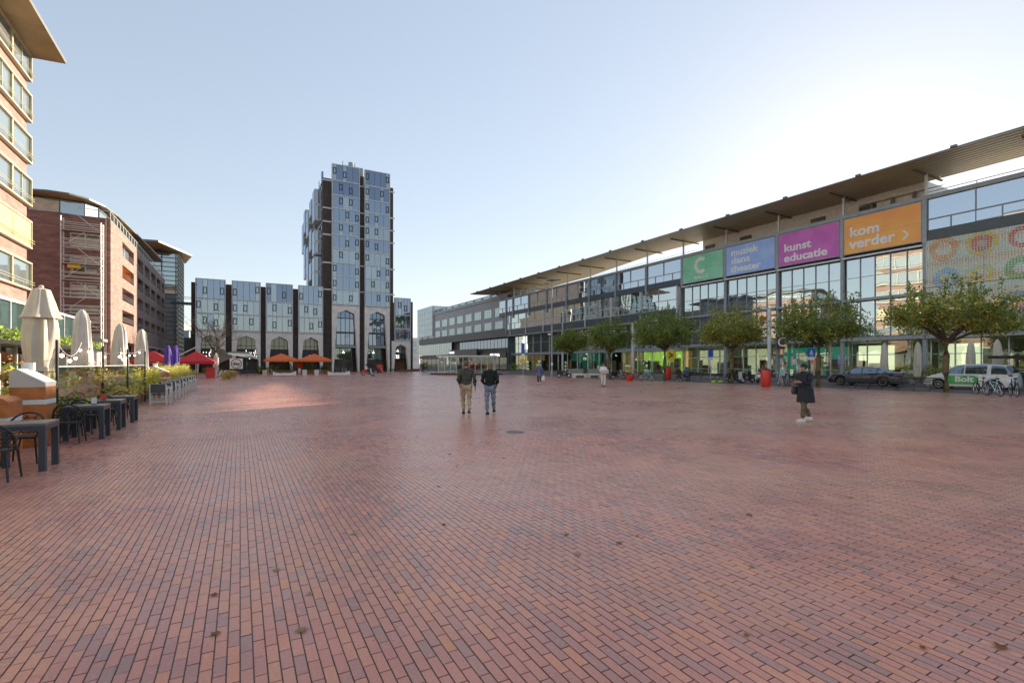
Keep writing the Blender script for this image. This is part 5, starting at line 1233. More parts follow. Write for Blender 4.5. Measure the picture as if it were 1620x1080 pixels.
# open parasols
def openp(x, y, w, ze, zp, label, mt_, cat='parasol', drop=.3, grp=None, legs=True, panel=False):
    t = thing('open_parasol', label, cat, (x, y, 0), 0, grp); a = w/2; b = MB(); T = (0,0,zp); cs_ = [(-a,-a,ze),(a,-a,ze),(a,a,ze),(-a,a,ze)]
    for i in range(4):
        p, q = cs_[i], cs_[(i+1) % 4]; n_ = 5
        for k in range(n_):
            u, v = k/n_, (k+1)/n_; A_ = Vector(p).lerp(Vector(q), u); B_ = Vector(p).lerp(Vector(q), v); b.poly([A_, B_, T]); 
            A2, B2 = A_-Vector((0,0,drop)), B_-Vector((0,0,drop)); b.poly([A2, B2, B_, A_])
    b.build('canopy', mt_, t); 
    if legs: MB().cyl((0,0,0),(0,0,zp-.1),.04,n=6).build('pole', M['black'], t)
    return t
openp(5.8, 87.5, 5.0, 1.95+.35, 3.35, 'open orange parasol, left one of the two before the arches', M['orangec'], grp='orange parasols')
openp(10.75, 87.5, 5.0, 1.95+.35, 3.35, 'open orange parasol, right one of the two before the arches', M['orangec'], grp='orange parasols')
openp(-4.6, 70, 3.9, 1.95, 3.2, 'open red parasol with white dots right of the purple pair', M['redc'], grp='red parasols')
openp(-8.6, 68, 3.9, 1.95, 3.15, 'open red parasol partly hidden behind the purple pair', M['redc'], grp='red parasols')
MB().box(8.0,88.6,.9,9.2,88.7,2.3).build('orange_screen', M['orangec']); tag(C.objects[-1], 'orange cloth screen between the two orange parasols', 'screen')
fr = thing('white_awning_frame', 'white tube awning frame leaning over the red parasol', 'frame', (-6.6, 66, 0)); m2 = MB(); m2.tube([(-6.9,66,0),(-6.9,66,3.1)], .05); m2.tube([(-6.9,66,3.0),(-5.9,66,2.2)], .04); m2.tube([(-7,66,2.0),(-4.4,66,3.55)], .05); m2.build('tubes', M['white'], fr, world=True)

for k, (x, y, c_) in enumerate(((-2.95,14.6,'walum'),(-3.1,16.3,'redp'),(-3.0,25.75,'black'))):
    t = thing('menu_holder', ['small white menu card standing on the second dark table','small red menu card standing on the third dark table','small black menu card standing on the nearest white table'][k], 'menu', (x, y, .76 if k < 2 else .751), .4*k)
    MB().box(-.05,-.025,0,.05,.025,.015).build('foot', M['black'], t); MB().box(-.05,-.004,.015,.05,.004,.16).build('card', M[c_], t)
def g2(x, y): a = gnd(x, y); return (a[0], a[1], 0)
# ------------------------------------------------------------------ cafe corner
cf = thing('cafe_pavilion', 'grey canvas cafe pavilion with low planted edge before the arches', 'pavilion', (-.5, 89, 0))
m2 = MB(); m2.poly([(-4.2,90,1.7),(-3.2,88.2,1.6),(-2.2,88,3.9),(-3.9,89.4,4.2)]); m2.poly([(-3.2,88.2,1.6),(-1.0,88.4,2.6),(-2.2,88,3.9)]); m2.poly([(-2.6,88,3.3),(2.6,88,2.35),(1.2,91.5,3.6),(-.9,91.5,3.7)]); m2.poly([(-2.6,88,3.3),(-.9,91.5,3.7),(-2.6,91,3.2)]); m2.poly([(2.6,88,2.35),(2.7,91,2.3),(1.2,91.5,3.6)])
m2.build('canvas', M['greyc'], cf, world=True)
m2 = MB(); [m2.cyl((x,y,0),(x,y,2.5),.06,n=6) for x, y in ((-3.1,88.2),(2.5,88.1),(2.6,91),(-2.6,91),(.9,88.1))]; m2.build('posts', M['dark'], cf, world=True)
MB().box(-2.5,90.5,.1,2.5,90.6,2.4).build('dark_wall', M['black'], cf, world=True)
sg = thing('cafe_sign', 'white square sign with a dark ring and the word day', 'sign', (-.55, 86.7, 1.0)); MB().box(-1.4,86.7,.9,.35,86.76,2.5).build('sign_board', M['letter'], sg, world=True); MB().ring((-.52,86.68,1.7),(0,1,0),.68,.05,24,4).build('ring_mark', M['navy'], sg, world=True); text('day', .68, (-1.02, 86.66, 1.5), *XF, M['navy'], sg, .015, .01, 1.0)
planter(0,1,['g'],[1.0],1,'x',1) if False else None
def bush(x, y, rx, ry, h, keys, probs, label, seed, z0=0, n=60):
    rg = np.random.default_rng(seed); t = thing('shrub', label, 'plant', (x, y, z0)); u = rg.normal(0,1,(n,3)); u /= np.linalg.norm(u,axis=1)[:,None]; u *= rg.random((n,1))**.33
    cen = u*np.array([rx,ry,h/2])+np.array([0,0,h/2]); leafobj('foliage', [leaves(cen, 30, (.12,.12,.1), .12, rg)], [LF[k] for k in keys], t, probs, rg); MB().cyl((0,0,0),(0,0,h*.6),.03,n=5).build('stem', M['bark2'], t); return t
bush(3.0, 87, .8,.7,1.3,['g','g2'],[.5,.5],'dark green shrub beside the grey cafe pavilion',41)
bush(4.7, 87.3, .9,.6,1.6,['lg','g'],[.8,.2],'bright green shrub under the first orange parasol',42)
bush(6.6, 87.6, 1.1,.6,1.7,['g2','g'],[.6,.4],'dark shrub under the first orange parasol, right of the bright green one',43)
bush(9.8, 87.2, .9,.6,1.6,['lg','g','g2'],[.4,.3,.3],'green shrub under the second orange parasol',44)
bush(12.4, 87.8, .9,.6,1.5,['g2','b'],[.6,.4],'dark brown green shrub at the right of the second orange parasol',45)
bush(-3.4, 84, 1.3,.8,1.2,['g','g2','o'],[.4,.4,.2],'green shrub at the foot of the bare tree',46)
bush(37.5, 110, 1.5,1.0,2.0,['g2','g'],[.6,.4],'dark green shrub in front of the far shops',47); bush(51, 92, .9,.9,1.9,['g','lg'],[.6,.4],'green potted shrub beside the far shop entrance',48)
for k, (x, y, w) in enumerate(((-2.2,86.6,4.4),(5.6,86.6,5.2),(10.9,86.6,4.6))):
    o = MB().box(x-w/2,y-.2,0,x+w/2,y+.2,.65).build('planter_box', M['woodb']); tag(o, ['low brown planter box before the grey cafe pavilion','low brown planter box under the first orange parasol','low brown planter box under the second orange parasol'][k], 'planter', 'brown planter boxes of the cafe')
_r = g2(333,597.3)
ag = thing('red_kiosk_box', 'red box pedestal at the end of the yellow shrubs', 'box', _r); MB().box(_r[0]-.45,_r[1]-.3,0,_r[0]+.45,_r[1]+.5,1.2).build('box_body', M['redp'], ag, world=True); MB().box(_r[0]-.5,_r[1]-.35,1.2,_r[0]+.5,_r[1]+.55,1.25).build('box_lid', M['redp'], ag, world=True)
lt = thing('giant_letters', 'white knee high freestanding letters beside the red box', 'sculpture', (-1.4, 58, 0)); _g=g2(349,596); lt.location=_g; text('360', 1.15, (_g[0]-.85,_g[1],.03), *XF, M['white'], lt, .04, .15, 1.75)
closed(_r[0]+.4, _r[1]+5, 3.1, .55, 'small closed pale parasol rising behind the red box', M['canvas2'], 12, False, grp=None)
bush(-1.0, 60, .9,.5,.9,['fw','y'],[.6,.4],'pale grass tuft right of the white letters',49)
def bench(name, label, loc, rz, L=1.9, grp='dark metal slatted benches'):
    t = thing(name, label, 'bench', loc, rz, grp)
    for k in range(5): o = MB().box(-L/2,-.22+k*.095,.43,L/2,-.16+k*.095,.455).build('seat_slat', M['black'], t)
    for k in range(3): o = MB().obox((0,.29+.03*k,.56+.12*k),(L,.02,.07),Matrix.Rotation(-.2,3,'X')).build('back_slat', M['black'], t)
    for x in (-L/2+.12, 0, L/2-.12): o = MB().tube([(x,-.3,0),(x,-.1,.08),(x,.02,.25),(x,-.23,.42),(x,.2,.42),(x,.36,.82)], .022, 5).build('leg_frame', M['black'], t)
    return t
def g2(x, y): a = gnd(x, y); return (a[0], a[1], 0)
b0 = bench('metal_bench', 'dark bench before the grey cafe pavilion', g2(392, 595.5), 0)
for (x, y, rz, lab) in ((625, 591.5, .1, 'dark bench at the foot of the right tower pier'), (1098, 602.5, PI/2+PI, 'dark metal bench right of the two seated people'), (1355, 613.5, PI/2+PI, 'left dark metal bench in front of the parked car'), (1397, 614.5, PI/2+PI, 'right dark metal bench in front of the parked car'), (1447, 618, PI/2+PI, 'dark metal bench between the parked car and the white van')):
    dup(b0, g2(x, y), rz, lab)
dup(b0, g2(1080, 601.5), PI*1.5, 'dark metal bench on which two people sit')
# sun loungers, signs on plaza
def lounge(label, loc):
    t = thing('lounge_bench', label, 'bench', loc, 0, 'white wavy benches'); b = MB(); n = 14; pr = []
    for i in range(n+1): u = i/n; pr.append((-1.45+2.9*u, .35+.28*abs(2*u-1)**2.5+.08*math.exp(-((u-.5)/.12)**2)))
    pts = [(x,-.35,z) for x,z in pr]+[(1.45,-.35,.06),(-1.45,-.35,.06)]; b.prism(pts[::-1], (0,.7,0)); b.build('shell', M['white'], t); MB().box(-1.3,-.3,0,1.3,.3,.06).build('plinth', M['dark'], t); return t
l0 = lounge('white wavy lounge bench before the first orange parasol', g2(450, 594.5)); dup(l0, g2(536, 594), 0, 'white wavy lounge bench right of the second orange parasol')
def aboard(x, y, label, m_='white', s='A'):
    X, Y, _ = g2(x, y); t = thing('pavement_board', label, 'sign', (X, Y, 0), 0, 'small boards on the plaza'); 
    for s_ in (-1,1): MB().obox((0,s_*.14,.42),(.55,.03,.86),Matrix.Rotation(-s_*.3,3,'X')).build('board_panel', M[m_], t)
    return t
aboard(419, 595.2, 'cream pavement board between the cafe and the first orange parasol', 'canvas'); aboard(482, 594.3, 'white pavement board under the second orange parasol, left one'); aboard(501, 594.3, 'tall white pavement board under the second orange parasol')
# menu figures / white chairs near the cafe
for x, lab in ((428,'white plastic chair left of the bright green shrub'),(511,'white plastic chair right of the second orange parasol pole'),(555,'white folded chairs stack by the left tower entrance')):
    dup(wc0, (g2(x, 592)[0], 86.0, 0), random.uniform(0,3), lab)
# ------------------------------------------------------------------ glass pavilion on the plaza
pv = thing('glass_pavilion', 'low glass pavilion with flat roof on a dark oval deck in the plaza', 'pavilion', (31.0, 70.5, 0), -YAW)
pr = [(6.3*math.cos(a)*(1 if abs(math.cos(a))<.9 else 1.05), 2.6*math.sin(a)) for a in np.linspace(0, 2*PI, 28, endpoint=False)]
MB().prism([(x*1.02-.2,y,.18) for x,y in pr], (0,0,.12)).build('deck', M['conc2'], pv); MB().prism([(x*.85-.2,y*.8,0) for x,y in pr], (0,0,.18)).build('deck_base', M['black'], pv)
MB().box(-4.6,-1.9,2.72,4.5,1.9,2.95).build('flat_roof', M['steel_l'], pv)
for k in range(10):
    x = -4.3+k*.93; m_ = MB(); m_.box(x-.04,-1.75,.3,x+.04,-1.67,2.72); m_.build('mullion', M['steel_l'], pv)
    if k < 9: MB().box(x+.05,-1.73,.35,x+.88,-1.70,2.7).build('pane', G['curtain'] if k < 3 else G['pav'], pv)
for k in range(5): MB().box(-4.3,-1.6+k*.8,.3,-4.22,-1.52+k*.8,2.72).build('mullion', M['steel_l'], pv); MB().box(4.2,-1.6+k*.8,.3,4.28,-1.52+k*.8,2.72).build('mullion', M['steel_l'], pv)
MB().box(-4.2,1.6,.3,4.2,1.65,2.7).build('rear_wall', M['roomd'], pv); MB().box(.1,-.9,.32,1.4,-.6,2.5).build('red_panel', M['redc'], pv); MB().box(1.5,-.7,.32,4,-.4,1.1).build('counter', M['conc2'], pv); MB().box(-1.2,-.5,.3,-.2,0,2.2).build('counter', M['woodb'], pv)
# street lamp
lp = thing('street_lamp', 'tall grey lamp post with flat lamp head, left of the tree row', 'street lamp', (g2(873,599)[0], g2(873,599)[1], 0), -YAW)
MB().cyl((0,0,0),(0,0,.9),.13,.13,10).build('base_sleeve', M['steel'], lp, True); MB().cyl((0,0,.9),(0,0,11.0),.095,.07,10).build('pole', M['steel'], lp, True)
m2 = MB(); m2.tube([(0,0,10.6),(-.75,0,10.7)], .03); m2.tube([(0,0,10.6),(.1,0,11.05)], .03); m2.build('arm', M['steel'], lp); MB().lathe([(.05,11.0),(.62,11.02),(.6,11.12),(.1,11.2)], n=20).build('lamp_head', M['steel'], lp); MB().lathe([(.05,10.58),(.35,10.6),(.32,10.68),(.1,10.72)], c=(-.75,0,0), n=14).build('lamp_head', M['steel'], lp)
MB().box(-.45,-.1,4.9,-.12,.1,5.08).build('camera', M['white'], lp); MB().box(-.1,-.14,1.5,.1,-.1,1.8).build('sticker', M['letter'], lp)
def pole_sign(x, y, h, label, col, w=.6, hh=.6, txt=None, tc='letter'):
    X, Y, _ = g2(x, y); t = thing('road_sign', label, 'sign', (X, Y, 0), -YAW); MB().cyl((0,0,0),(0,0,h),.035,n=8).build('pole', M['galv'], t); MB().box(-w/2,-.06,h-hh,w/2,-.04,h).build('sign_board', M[col], t); MB().box(-w*.4,-.062,h-hh-.32,w*.4,-.042,h-hh-.04).build('sub_plate', M['letter'], t)
    if txt:
        m_ = MB(); m_.sph((0,-.07,h-hh*.3),(hh*.09,.01,hh*.09),8,6); m_.box(-hh*.08,-.075,h-hh*.65,hh*.05,-.062,h-hh*.38); m_.ring((0,-.07,h-hh*.68),(0,1,0),hh*.18,hh*.035,14,4); m_.build('wheelchair_symbol', M['letter'], t)
    return t
pole_sign(1283, 604, 3.1, 'blue disabled parking sign on a thin pole left of the nearest tree but one', 'signb', .75, .75, 'P'); pole_sign(1124, 600, 3.2, 'blue parking sign left of the tree by the mopeds', 'signb', .55, .8, None)
pole_sign(1102, 598, 4.1, 'tall blue and white sign behind the tree by the mopeds', 'signb', .8, .8, 'P') if False else None
t = pole_sign(827.5, 596, 4.3, 'tall blue direction post with yellow discs in front of the corner shop', 'signb', .45, 1.3)
MB().cyl((-.1,-.07,2.0),(-.1,-.05,2.0),.35,n=16).build('disc', M['yellow'], t)
# red bins
def bin_(x, y, label, h=1.55, r=.42):
    X, Y, _ = g2(x, y); t = thing('litter_bin', label, 'bin', (X, Y, 0), 0, 'red litter bins'); MB().lathe([(r*.95,.03),(r,.08),(r,h-.12),(r*.93,h-.03)], n=22).build('body', M['redp'], t, True); MB().lathe([(r*.93,h-.03),(r*.8,h+.03),(r*.3,h+.1)], n=22).build('lid', M['maroon'], t, True); MB().cyl((0,0,0),(0,0,.05),r*.8,n=18).build('foot', M['black'], t); return t
bin_(1211.5, 611, 'bright red round litter bin in the tree row, left of the walking woman', 1.25, .36); bin_(1056, 600, 'dark red litter bin in front of the green shop', 1.35, .4); bin_(601, 589.5, 'red litter bin in the right tower entrance', 1.5, .6)
# stone ledge
for k, (x, lab) in enumerate(((917,'left pale stone block seat by the farthest tree'),(940,'right pale stone block seat behind the person with the box'))):
    X, Y, _ = g2(x, 597); t = thing('stone_seat', lab, 'bench', (X, Y, 0), -YAW, 'stone block seats'); MB().box(-.95,-.4,.28,.95,.4,.5).build('seat_slab', M['concrete'], t); MB().box(-.95,-.35,0,-.5,.35,.279).build('foot', M['concrete'], t); MB().box(.5,-.35,0,.95,.35,.279).build('foot', M['concrete'], t); MB().box(-1.2,.9,.0,1.1,1.6,1.05).build('back_block', M['conc2'], t)
# ------------------------------------------------------------------ bicycles and mopeds
def bike(label, loc, rz, fm, crate=None, extra=None):
    t = thing('bicycle', label, 'bicycle', loc, rz, 'parked bicycles')
    for x in (-.53,.53):
        w = MB(); w.ring((x,0,.34),(0,1,0),.32,.022,22,5,0); w.ring((x,0,.34),(0,1,0),.295,.01,22,4,1)
        for k in range(8): a = PI*k/8; w.cyl((x-math.cos(a)*.29,0,.34-math.sin(a)*.29),(x+math.cos(a)*.29,0,.34+math.sin(a)*.29),.004,n=3,m=1)
        w.build('wheel', [M['rubber'],M['chrome']], t)
    f = MB(); f.tube([(-.53,0,.34),(-.08,0,.28),(.4,0,.72)], .02); f.tube([(-.53,0,.34),(-.2,0,.78)], .014); f.tube([(-.08,0,.28),(-.24,0,.86)], .02); f.tube([(-.2,0,.7),(.38,0,.78)], .018); f.tube([(.36,0,.92),(.42,0,.62),(.53,0,.34)], .02); f.build('frame', M[fm], t)
    MB().sph((-.26,0,.92),(.14,.08,.04),8,5).build('saddle', M['black'], t); MB().tube([(.22,.28,1.02),(.34,.22,1.06),(.38,0,.98),(.34,-.22,1.06),(.22,-.28,1.02)], .013,5).build('handlebar', M['chrome'], t)
    m2 = MB(); m2.tube([(-.83,0,.5),(-.62,0,.72),(-.36,0,.7)], .012,4); m2.tube([(-.88,0,.3),(-.8,0,.56),(-.55,0,.70),(-.3,0,.58)], .022,4); m2.build('mudguard', M['black'], t); MB().ring((-.08,0,.28),(0,1,0),.09,.012,12,4).build('crank', M['chrome'], t)
    if crate: MB().box(.5,-.2,.72,.85,.2,.98).build('crate', M[crate], t)
    return t
bike('black bicycle with pale mudguards left of the bench, by the green shop', g2(1022, 603), -1.0, 'lgreen'); bike('dark bicycle behind the dark benches on the left', g2(1006, 601), -.7, 'redp')
bk = [(1552, 624, 1.2, 'black', 'dark bicycle parked in front of the white van, left one of the pair'), (1573, 626, 1.25, 'ltblue', 'pale blue framed bicycle parked in front of the white van'), (1604, 627, 1.0, 'black', 'black bicycle with pale lamp at the right edge'), (1245, 610.5, .9, 'galv', 'grey bicycle beside the blue child seat bicycle'), (1258, 611, .6, 'black', 'dark bicycle just left of the walking woman'), (987, 600, .3, 'black', 'dark bicycle behind the person with the box'), (1144,604,.2,'black','black bicycle leaning at the tree by the mopeds')]
for x, y, rz, m_, lab in bk: bike(lab, g2(x, y), rz-YAW, m_)
cbk = bike('bicycle with a pale blue child seat, right of the bright red bin', g2(1235, 611), 1.3-YAW, 'white'); 
MB().obox((-.55,0,1.05),(.12,.32,.5),Matrix.Rotation(-.5,3,'Y')).build('child_seat', M['ltblue'], cbk)
def moped(label, loc, rz, m1='black', m2_='white'):
    t = thing('moped', label, 'moped', loc, rz, 'parked mopeds')
    for x in (-.6,.62):
        w = MB(); w.ring((x,0,.25),(0,1,0),.2,.055,18,6,0); w.cyl((x,-.04,.25),(x,.04,.25),.14,n=12,m=1); w.build('wheel', [M['rubber'],M['galv']], t)
    MB().prism([(-.85,-.14,.5),(-.75,-.14,.78),(-.1,-.14,.72),(-.12,-.14,.35),(-.45,-.14,.3)][::-1], (0,.28,0)).build('rear_body', M[m1], t)
    MB().prism([(-.15,-.12,.22),(.3,-.12,.22),(.42,-.12,.3),(.25,-.12,.33),(-.15,-.12,.33)][::-1], (0,.24,0)).build('footboard', M['black'], t)
    MB().prism([(.32,-.17,.3),(.48,-.17,.42),(.4,-.17,.98),(.3,-.17,.98),(.34,-.17,.5)][::-1], (0,.34,0)).build('front_shield', M[m2_], t)
    MB().obox((-.42,0,.81),(.66,.26,.09)).build('seat', M['black'], t); MB().tube([(.62,0,.25),(.5,0,.55),(.36,0,1.02)], .03,6).build('fork', M['galv'], t); MB().tube([(.2,.32,1.06),(.34,.2,1.06),(.36,-.2,1.06),(.2,-.32,1.06)], .016,5).build('handlebar', M['black'], t); MB().sph((.46,0,.9),(.06,.09,.08),8,6).build('headlight', M['chrome'], t)
    return t
for x, y, rz, a, b, lab in ((1165,606,.2,'black','white','white and black moped right of the tree by the mopeds'),(1180,605,.1,'black','black','black moped at the right end of the moped group'),(1163,601.5,.4,'black','black','dark moped behind the white and black one'),(892,597,-.3,'black','black','black moped left of the farthest tree'),(978,599.5,.2,'black','canvas','black moped with cream legshield by the red flowers'),(1199,605.5,1.2,'white','white','small white moped just left of the bright red bin'),(600.0,589.6,.2,'black','steel','dark moped inside the right tower entrance')):
    moped(lab, g2(x, y), rz-YAW, a, b)
lb_ = MB(); rq = random.Random(3)
for k in range(6): lb_.sph((rq.uniform(-.35,.35), rq.uniform(-.15,.15), .06+rq.uniform(0,.14)), (rq.uniform(.08,.2),.14,rq.uniform(.05,.12)), 7, 5)
lm = thing('lime_jacket', 'bright lime green cloth lying at the tree by the mopeds', 'cloth', g2(1135, 606.5), -YAW); lb_.build('cloth', M['lime'], lm, True)
# flower pot with red and yellow flowers
fp = thing('flower_stand', 'red and yellow flower stand between the dark benches and the bicycle', 'plant', g2(996, 602.5)); MB().lathe([(.3,0),(.38,.5),(.36,.52)], n=12).build('pot', M['redp'], fp); rg = np.random.default_rng(77); leafobj('flowers', [leaves(np.stack([rg.normal(0,.22,30),rg.normal(0,.22,30),rg.uniform(.5,1.35,30)],1), 18, (.07,.07,.07), .09, rg)], [LF['r'],LF['y'],LF['g']], fp, [.5,.3,.2], rg)
# ------------------------------------------------------------------ cars (nose towards +Y)
def car(label, loc, L, Wd, top, hood, belt, gh, paint, wheels, wr, lights_, decal=None, van=False):
    """top: list of (x along length from rear 0..L, roof z); gh: x range and shape of the greenhouse"""
    t = thing('parked_car', label, 'car', loc, PI/2)
    N_ = 64; xs = [L*i/N_ for i in range(N_+1)]; ex = []
    for wx in wheels: ex += [wx-wr-.07, wx-wr*.8, wx-wr*.4, wx, wx+wr*.4, wx+wr*.8, wx+wr+.07]
    xs = sorted(set(round(x,4) for x in xs+ex))
    def interp(tab, x):
        for (a, za), (b, zb) in zip(tab[:-1], tab[1:]):
            if x <= b: u = (x-a)/(b-a) if b > a else 0; return za+(zb-za)*u
        return tab[-1][1]
    hw = Wd/2; V = []; K = 0; b = MB(); rings = []
    for x in xs:
        zt = interp(top, x); zb_ = interp(belt, x); e = min(x, L-x); nar = 1-.16*math.exp(-e/.22)-.02
        arch = 0
        for wx in wheels:
            d = abs(x-wx)
            if d < wr+.07: arch = max(arch, wr+math.sqrt(max(0,(wr+.07)**2-d*d)))
        sill = max(.2+.1*math.exp(-e/.15), arch); zs = min(zb_, zt); w = hw*nar; gw = w*interp(gh, x)
        inner = .2
        rg_ = [(0,inner),(w*.80,inner),(w*.80,max(sill-.01,inner)),(w*.97,sill),(w,min(zs-.08,max(sill+.1,.5))),(w*.985,zs-.06),(w*.94,zs)]
        if zt > zs+.05: rg_ += [(w*.94-(w*.94-gw)*.5, zs+(zt-zs)*.5),(gw,zt-.06),(gw*.93,zt-.015),(gw*.5,zt+.01),(0,zt+.02)]
        else: rg_ += [(w*.85,zs+(zt-zs)*.3),(w*.8,zt),(w*.6,zt+.01),(w*.3,zt+.02),(0,zt+.025)]
        rings.append((x, rg_, zt-zs))
    n = len(rings[0][1])
    for x, rg_, d in rings: V += [(x-L/2, y, z) for y, z in rg_] + [(x-L/2, -y, z) for y, z in rg_]
    b.v = V
    win = []
    for i in range(len(rings)-1):
        xm = (rings[i][0]+rings[i+1][0])/2; d = min(rings[i][2], rings[i+1][2])
        for j in range(n-1):
            m_ = 0
            if j in (0,1): m_ = 1
            if j in (6,7) and d > .17:
                m_ = 2
                if any(abs(xm-p) < pw for p, pw in pillars): m_ = 0
            if j in (8,9,10) and d > .08 and (xm < screens[0] or xm > screens[1]): m_ = 2
            for s in (0, n):
                a0 = i*2*n+s+j; a1 = (i+1)*2*n+s+j; q = (a0, a1, a1+1, a0+1)
                b.f.append(q if s else q[::-1]); b.m.append(m_)
    for k in (0, len(rings)-1):
        o = k*2*n; f = [o+j for j in range(n)] + [o+n+j for j in range(n-1,-1,-1)]; b.f.append(tuple(f if k else f[::-1])); b.m.append(0)
    b.build('body', [paint, M['black'], G['car']], t, True)
    for wx in wheels:
        for s in (-1,1):
            w = MB(); y = s*(hw-.13); w.lathe([(wr*.62,-.1),(wr*.96,-.1),(wr,-.06),(wr,.06),(wr*.96,.1),(wr*.62,.1)], n=26); 
            w.v = [(p[0]+wx-L/2, p[2]+y, p[1]+wr) for p in w.v]; tyre = w.build('wheel', M['rubber'], t, True)
            w = MB(); yo = y+s*.085
            for k in range(spokes_n): a = 2*PI*k/spokes_n; Mr = Matrix.Rotation(a,3,'Y'); w.obox(Vector((wx-L/2,yo,wr))+Mr@Vector((wr*.36,0,0)),(wr*.55,.03,wr*spoke_w),Mr)
            w.ring((wx-L/2,yo,wr),(0,1,0),wr*.62,.02,24,5); w.cyl((wx-L/2,yo-.02,wr),(wx-L/2,yo+.02,wr),wr*.13,n=10); w.build('rim', M['walum'], tyre)
            MB().cyl((wx-L/2,y-s*.03,wr),(wx-L/2,y+s*.04,wr),wr*.6,n=18).build('brake_disc', M['black'], tyre)
    for nm, c, sz, mt_ in lights_:
        for s in (-1,1): MB().sph((c[0]-L/2, s*c[1], c[2]), sz, 10, 6).build(nm, mt_, t, True)
    for s in (-1,1): MB().sph((mirror-L/2, s*(hw+.06), belt[len(belt)//2][1]+.08),(.09,.1,.07),8,6).build('mirror', paint, t, True)
    m_ = MB()
    for dx in doors:
        for s in (-1,1): m_.box(dx-.008-L/2, s*(hw*.975), .36, dx+.008-L/2, s*(hw*.995), belt[len(belt)//2][1]-.05)
    m_.build('door_gap', M['black'], t)
    for hx in handles:
        for s in (-1,1): MB().box(hx-.09-L/2, s*(hw*.985), belt[len(belt)//2][1]-.19, hx+.09-L/2, s*(hw+.012), belt[len(belt)//2][1]-.155).build('door_handle', paint, t)
    return t
taill = mat('tail_light_red', (.35,.01,.01), .2, coat=1); headl = mat('head_light', (.7,.72,.75), .1, .6, coat=1)
paint_d = mat('dark_blue_car_paint', (.03,.042,.075), .2, .6, var=.05, coat=1); paint_w = mat('white_car_paint', (.72,.73,.74), .3, 0, var=.02, coat=.8)
spokes_n, spoke_w = 5, .2; pillars = [(2.42,.05),(1.42,.04),(3.32,.05)]; screens = (1.25, 3.35); mirror = 3.3; doors = [1.62, 2.42, 3.4]; handles = [1.8, 2.65]
Ls = 4.95; XC = 42.4
car('dark blue saloon car parked before the glass front, nose to the left', (XC, on_x(1360.5,41.4)*1.0, 0), Ls, 1.88,
    [(0,.8),(.06,1.0),(.35,1.08),(.75,1.1),(1.0,1.18),(1.5,1.38),(2.0,1.455),(2.6,1.46),(3.0,1.4),(3.4,1.2),(3.8,.97),(4.3,.88),(4.75,.74),(4.95,.52)],
    None, [(0,.78),(.3,.96),(1.0,1.0),(2.4,.96),(3.4,.92),(3.8,.93),(4.3,.86),(4.75,.72),(4.95,.5)], [(0,.8),(1,.62),(1.6,.7),(2.4,.74),(3.2,.72),(3.8,.8),(4.95,.8)], paint_d, (1.0, 3.95), .335,
    [('tail_light',(.12,.62,.86),(.16,.27,.075),taill),('headlight',(4.74,.66,.64),(.15,.2,.07),headl)])
spokes_n, spoke_w = 8, .17; pillars = [(1.1,.09),(2.32,.045),(3.2,.05)]; screens = (.34, 3.25); mirror = 3.2; doors = [1.35, 2.32, 3.3]; handles = [1.6, 2.5]
Lv = 4.55; van_y = on_x(1525,41.4)
vn = car('white people carrier with a green door panel, parked behind the nearest tree', (XC, van_y, 0), Lv, 1.84,
    [(0,.85),(.1,1.2),(.38,1.58),(.8,1.64),(1.6,1.67),(2.4,1.655),(2.8,1.59),(3.3,1.32),(3.75,1.03),(4.1,.93),(4.4,.74),(4.55,.5)],
    None, [(0,.83),(.2,1.02),(1.0,1.03),(2.4,1.02),(3.3,1.0),(3.75,.98),(4.1,.89),(4.4,.71),(4.55,.48)], [(0,.86),(.5,.74),(1.6,.77),(2.6,.75),(3.4,.76),(4.55,.8)], paint_w, (.88, 3.65), .325,
    [('tail_light',(.14,.74,.95),(.14,.16,.085),taill),('headlight',(4.25,.68,.76),(.2,.16,.07),headl)], van=True)
dg_ = mat('sign_green', (.05,.38,.10), .35)
dpn = MB().box(1.62-Lv/2, .917, .36, 3.26-Lv/2, .926, .93).build('door_panel', dg_, vn)
tx = text('Bolt', .5, (0,0,0), (-1,0,0), (0,0,1), M['letter'], None, .018, .006, .95, name='lettering'); tx.parent = dpn; tx.location = (2.78-Lv/2, .931, .52)
dcv = dup(vn, (42.8, van_y-6.2, 0), PI/2, 'dark car standing behind the white people carrier at the right edge')
for k in list(dcv.children):
    if k.name.split('.')[0] == 'door_panel':
        for q in list(k.children): bpy.data.objects.remove(q)
        bpy.data.objects.remove(k)
    elif k.name.split('.')[0] == 'body': k.data = k.data.copy(); k.data.materials[0] = paint_d
# ------------------------------------------------------------------ terrace in front of the glass building
for k, x in enumerate((1382, 1402, 1425)):
    Y = on_x(x, 49.5); o = MB().box(49.2,Y-1.2,.1,49.8,Y+1.2,1.15).build('terrace_screen', M['woodb'] if k < 2 else M['steel_l']); tag(o, ['brown timber terrace screen above the parked car, left part','brown timber terrace screen right of the parked car','grey terrace screen between car and van'][k], 'screen', 'terrace screens by the glass front')
def wpar(x, label): 
    Y = on_x(x, 49.0); closed(49.0, Y, 3.5, .5, label, M['canvas'], int(x), False, grp='closed parasols by the glass front')
for x, s in ((1399,'closed white parasol on the terrace behind the parked car'),(1452,'closed white parasol in front of the glass between car and van'),(1536,'closed white parasol above the roof of the people carrier'),(1578,'closed white parasol behind the rear of the people carrier')): wpar(x, s)
for k, x in enumerate((1345,1365,1440,1470,1500)): bush(49.3, on_x(x,49.3), .6,.6,1.5,['g','lg','y','fw'],[.35,.3,.15,.2],'potted terrace shrub number %s from the left by the glass front' % ['one','two','three','four','five'][k], 60+k, .0, 26)
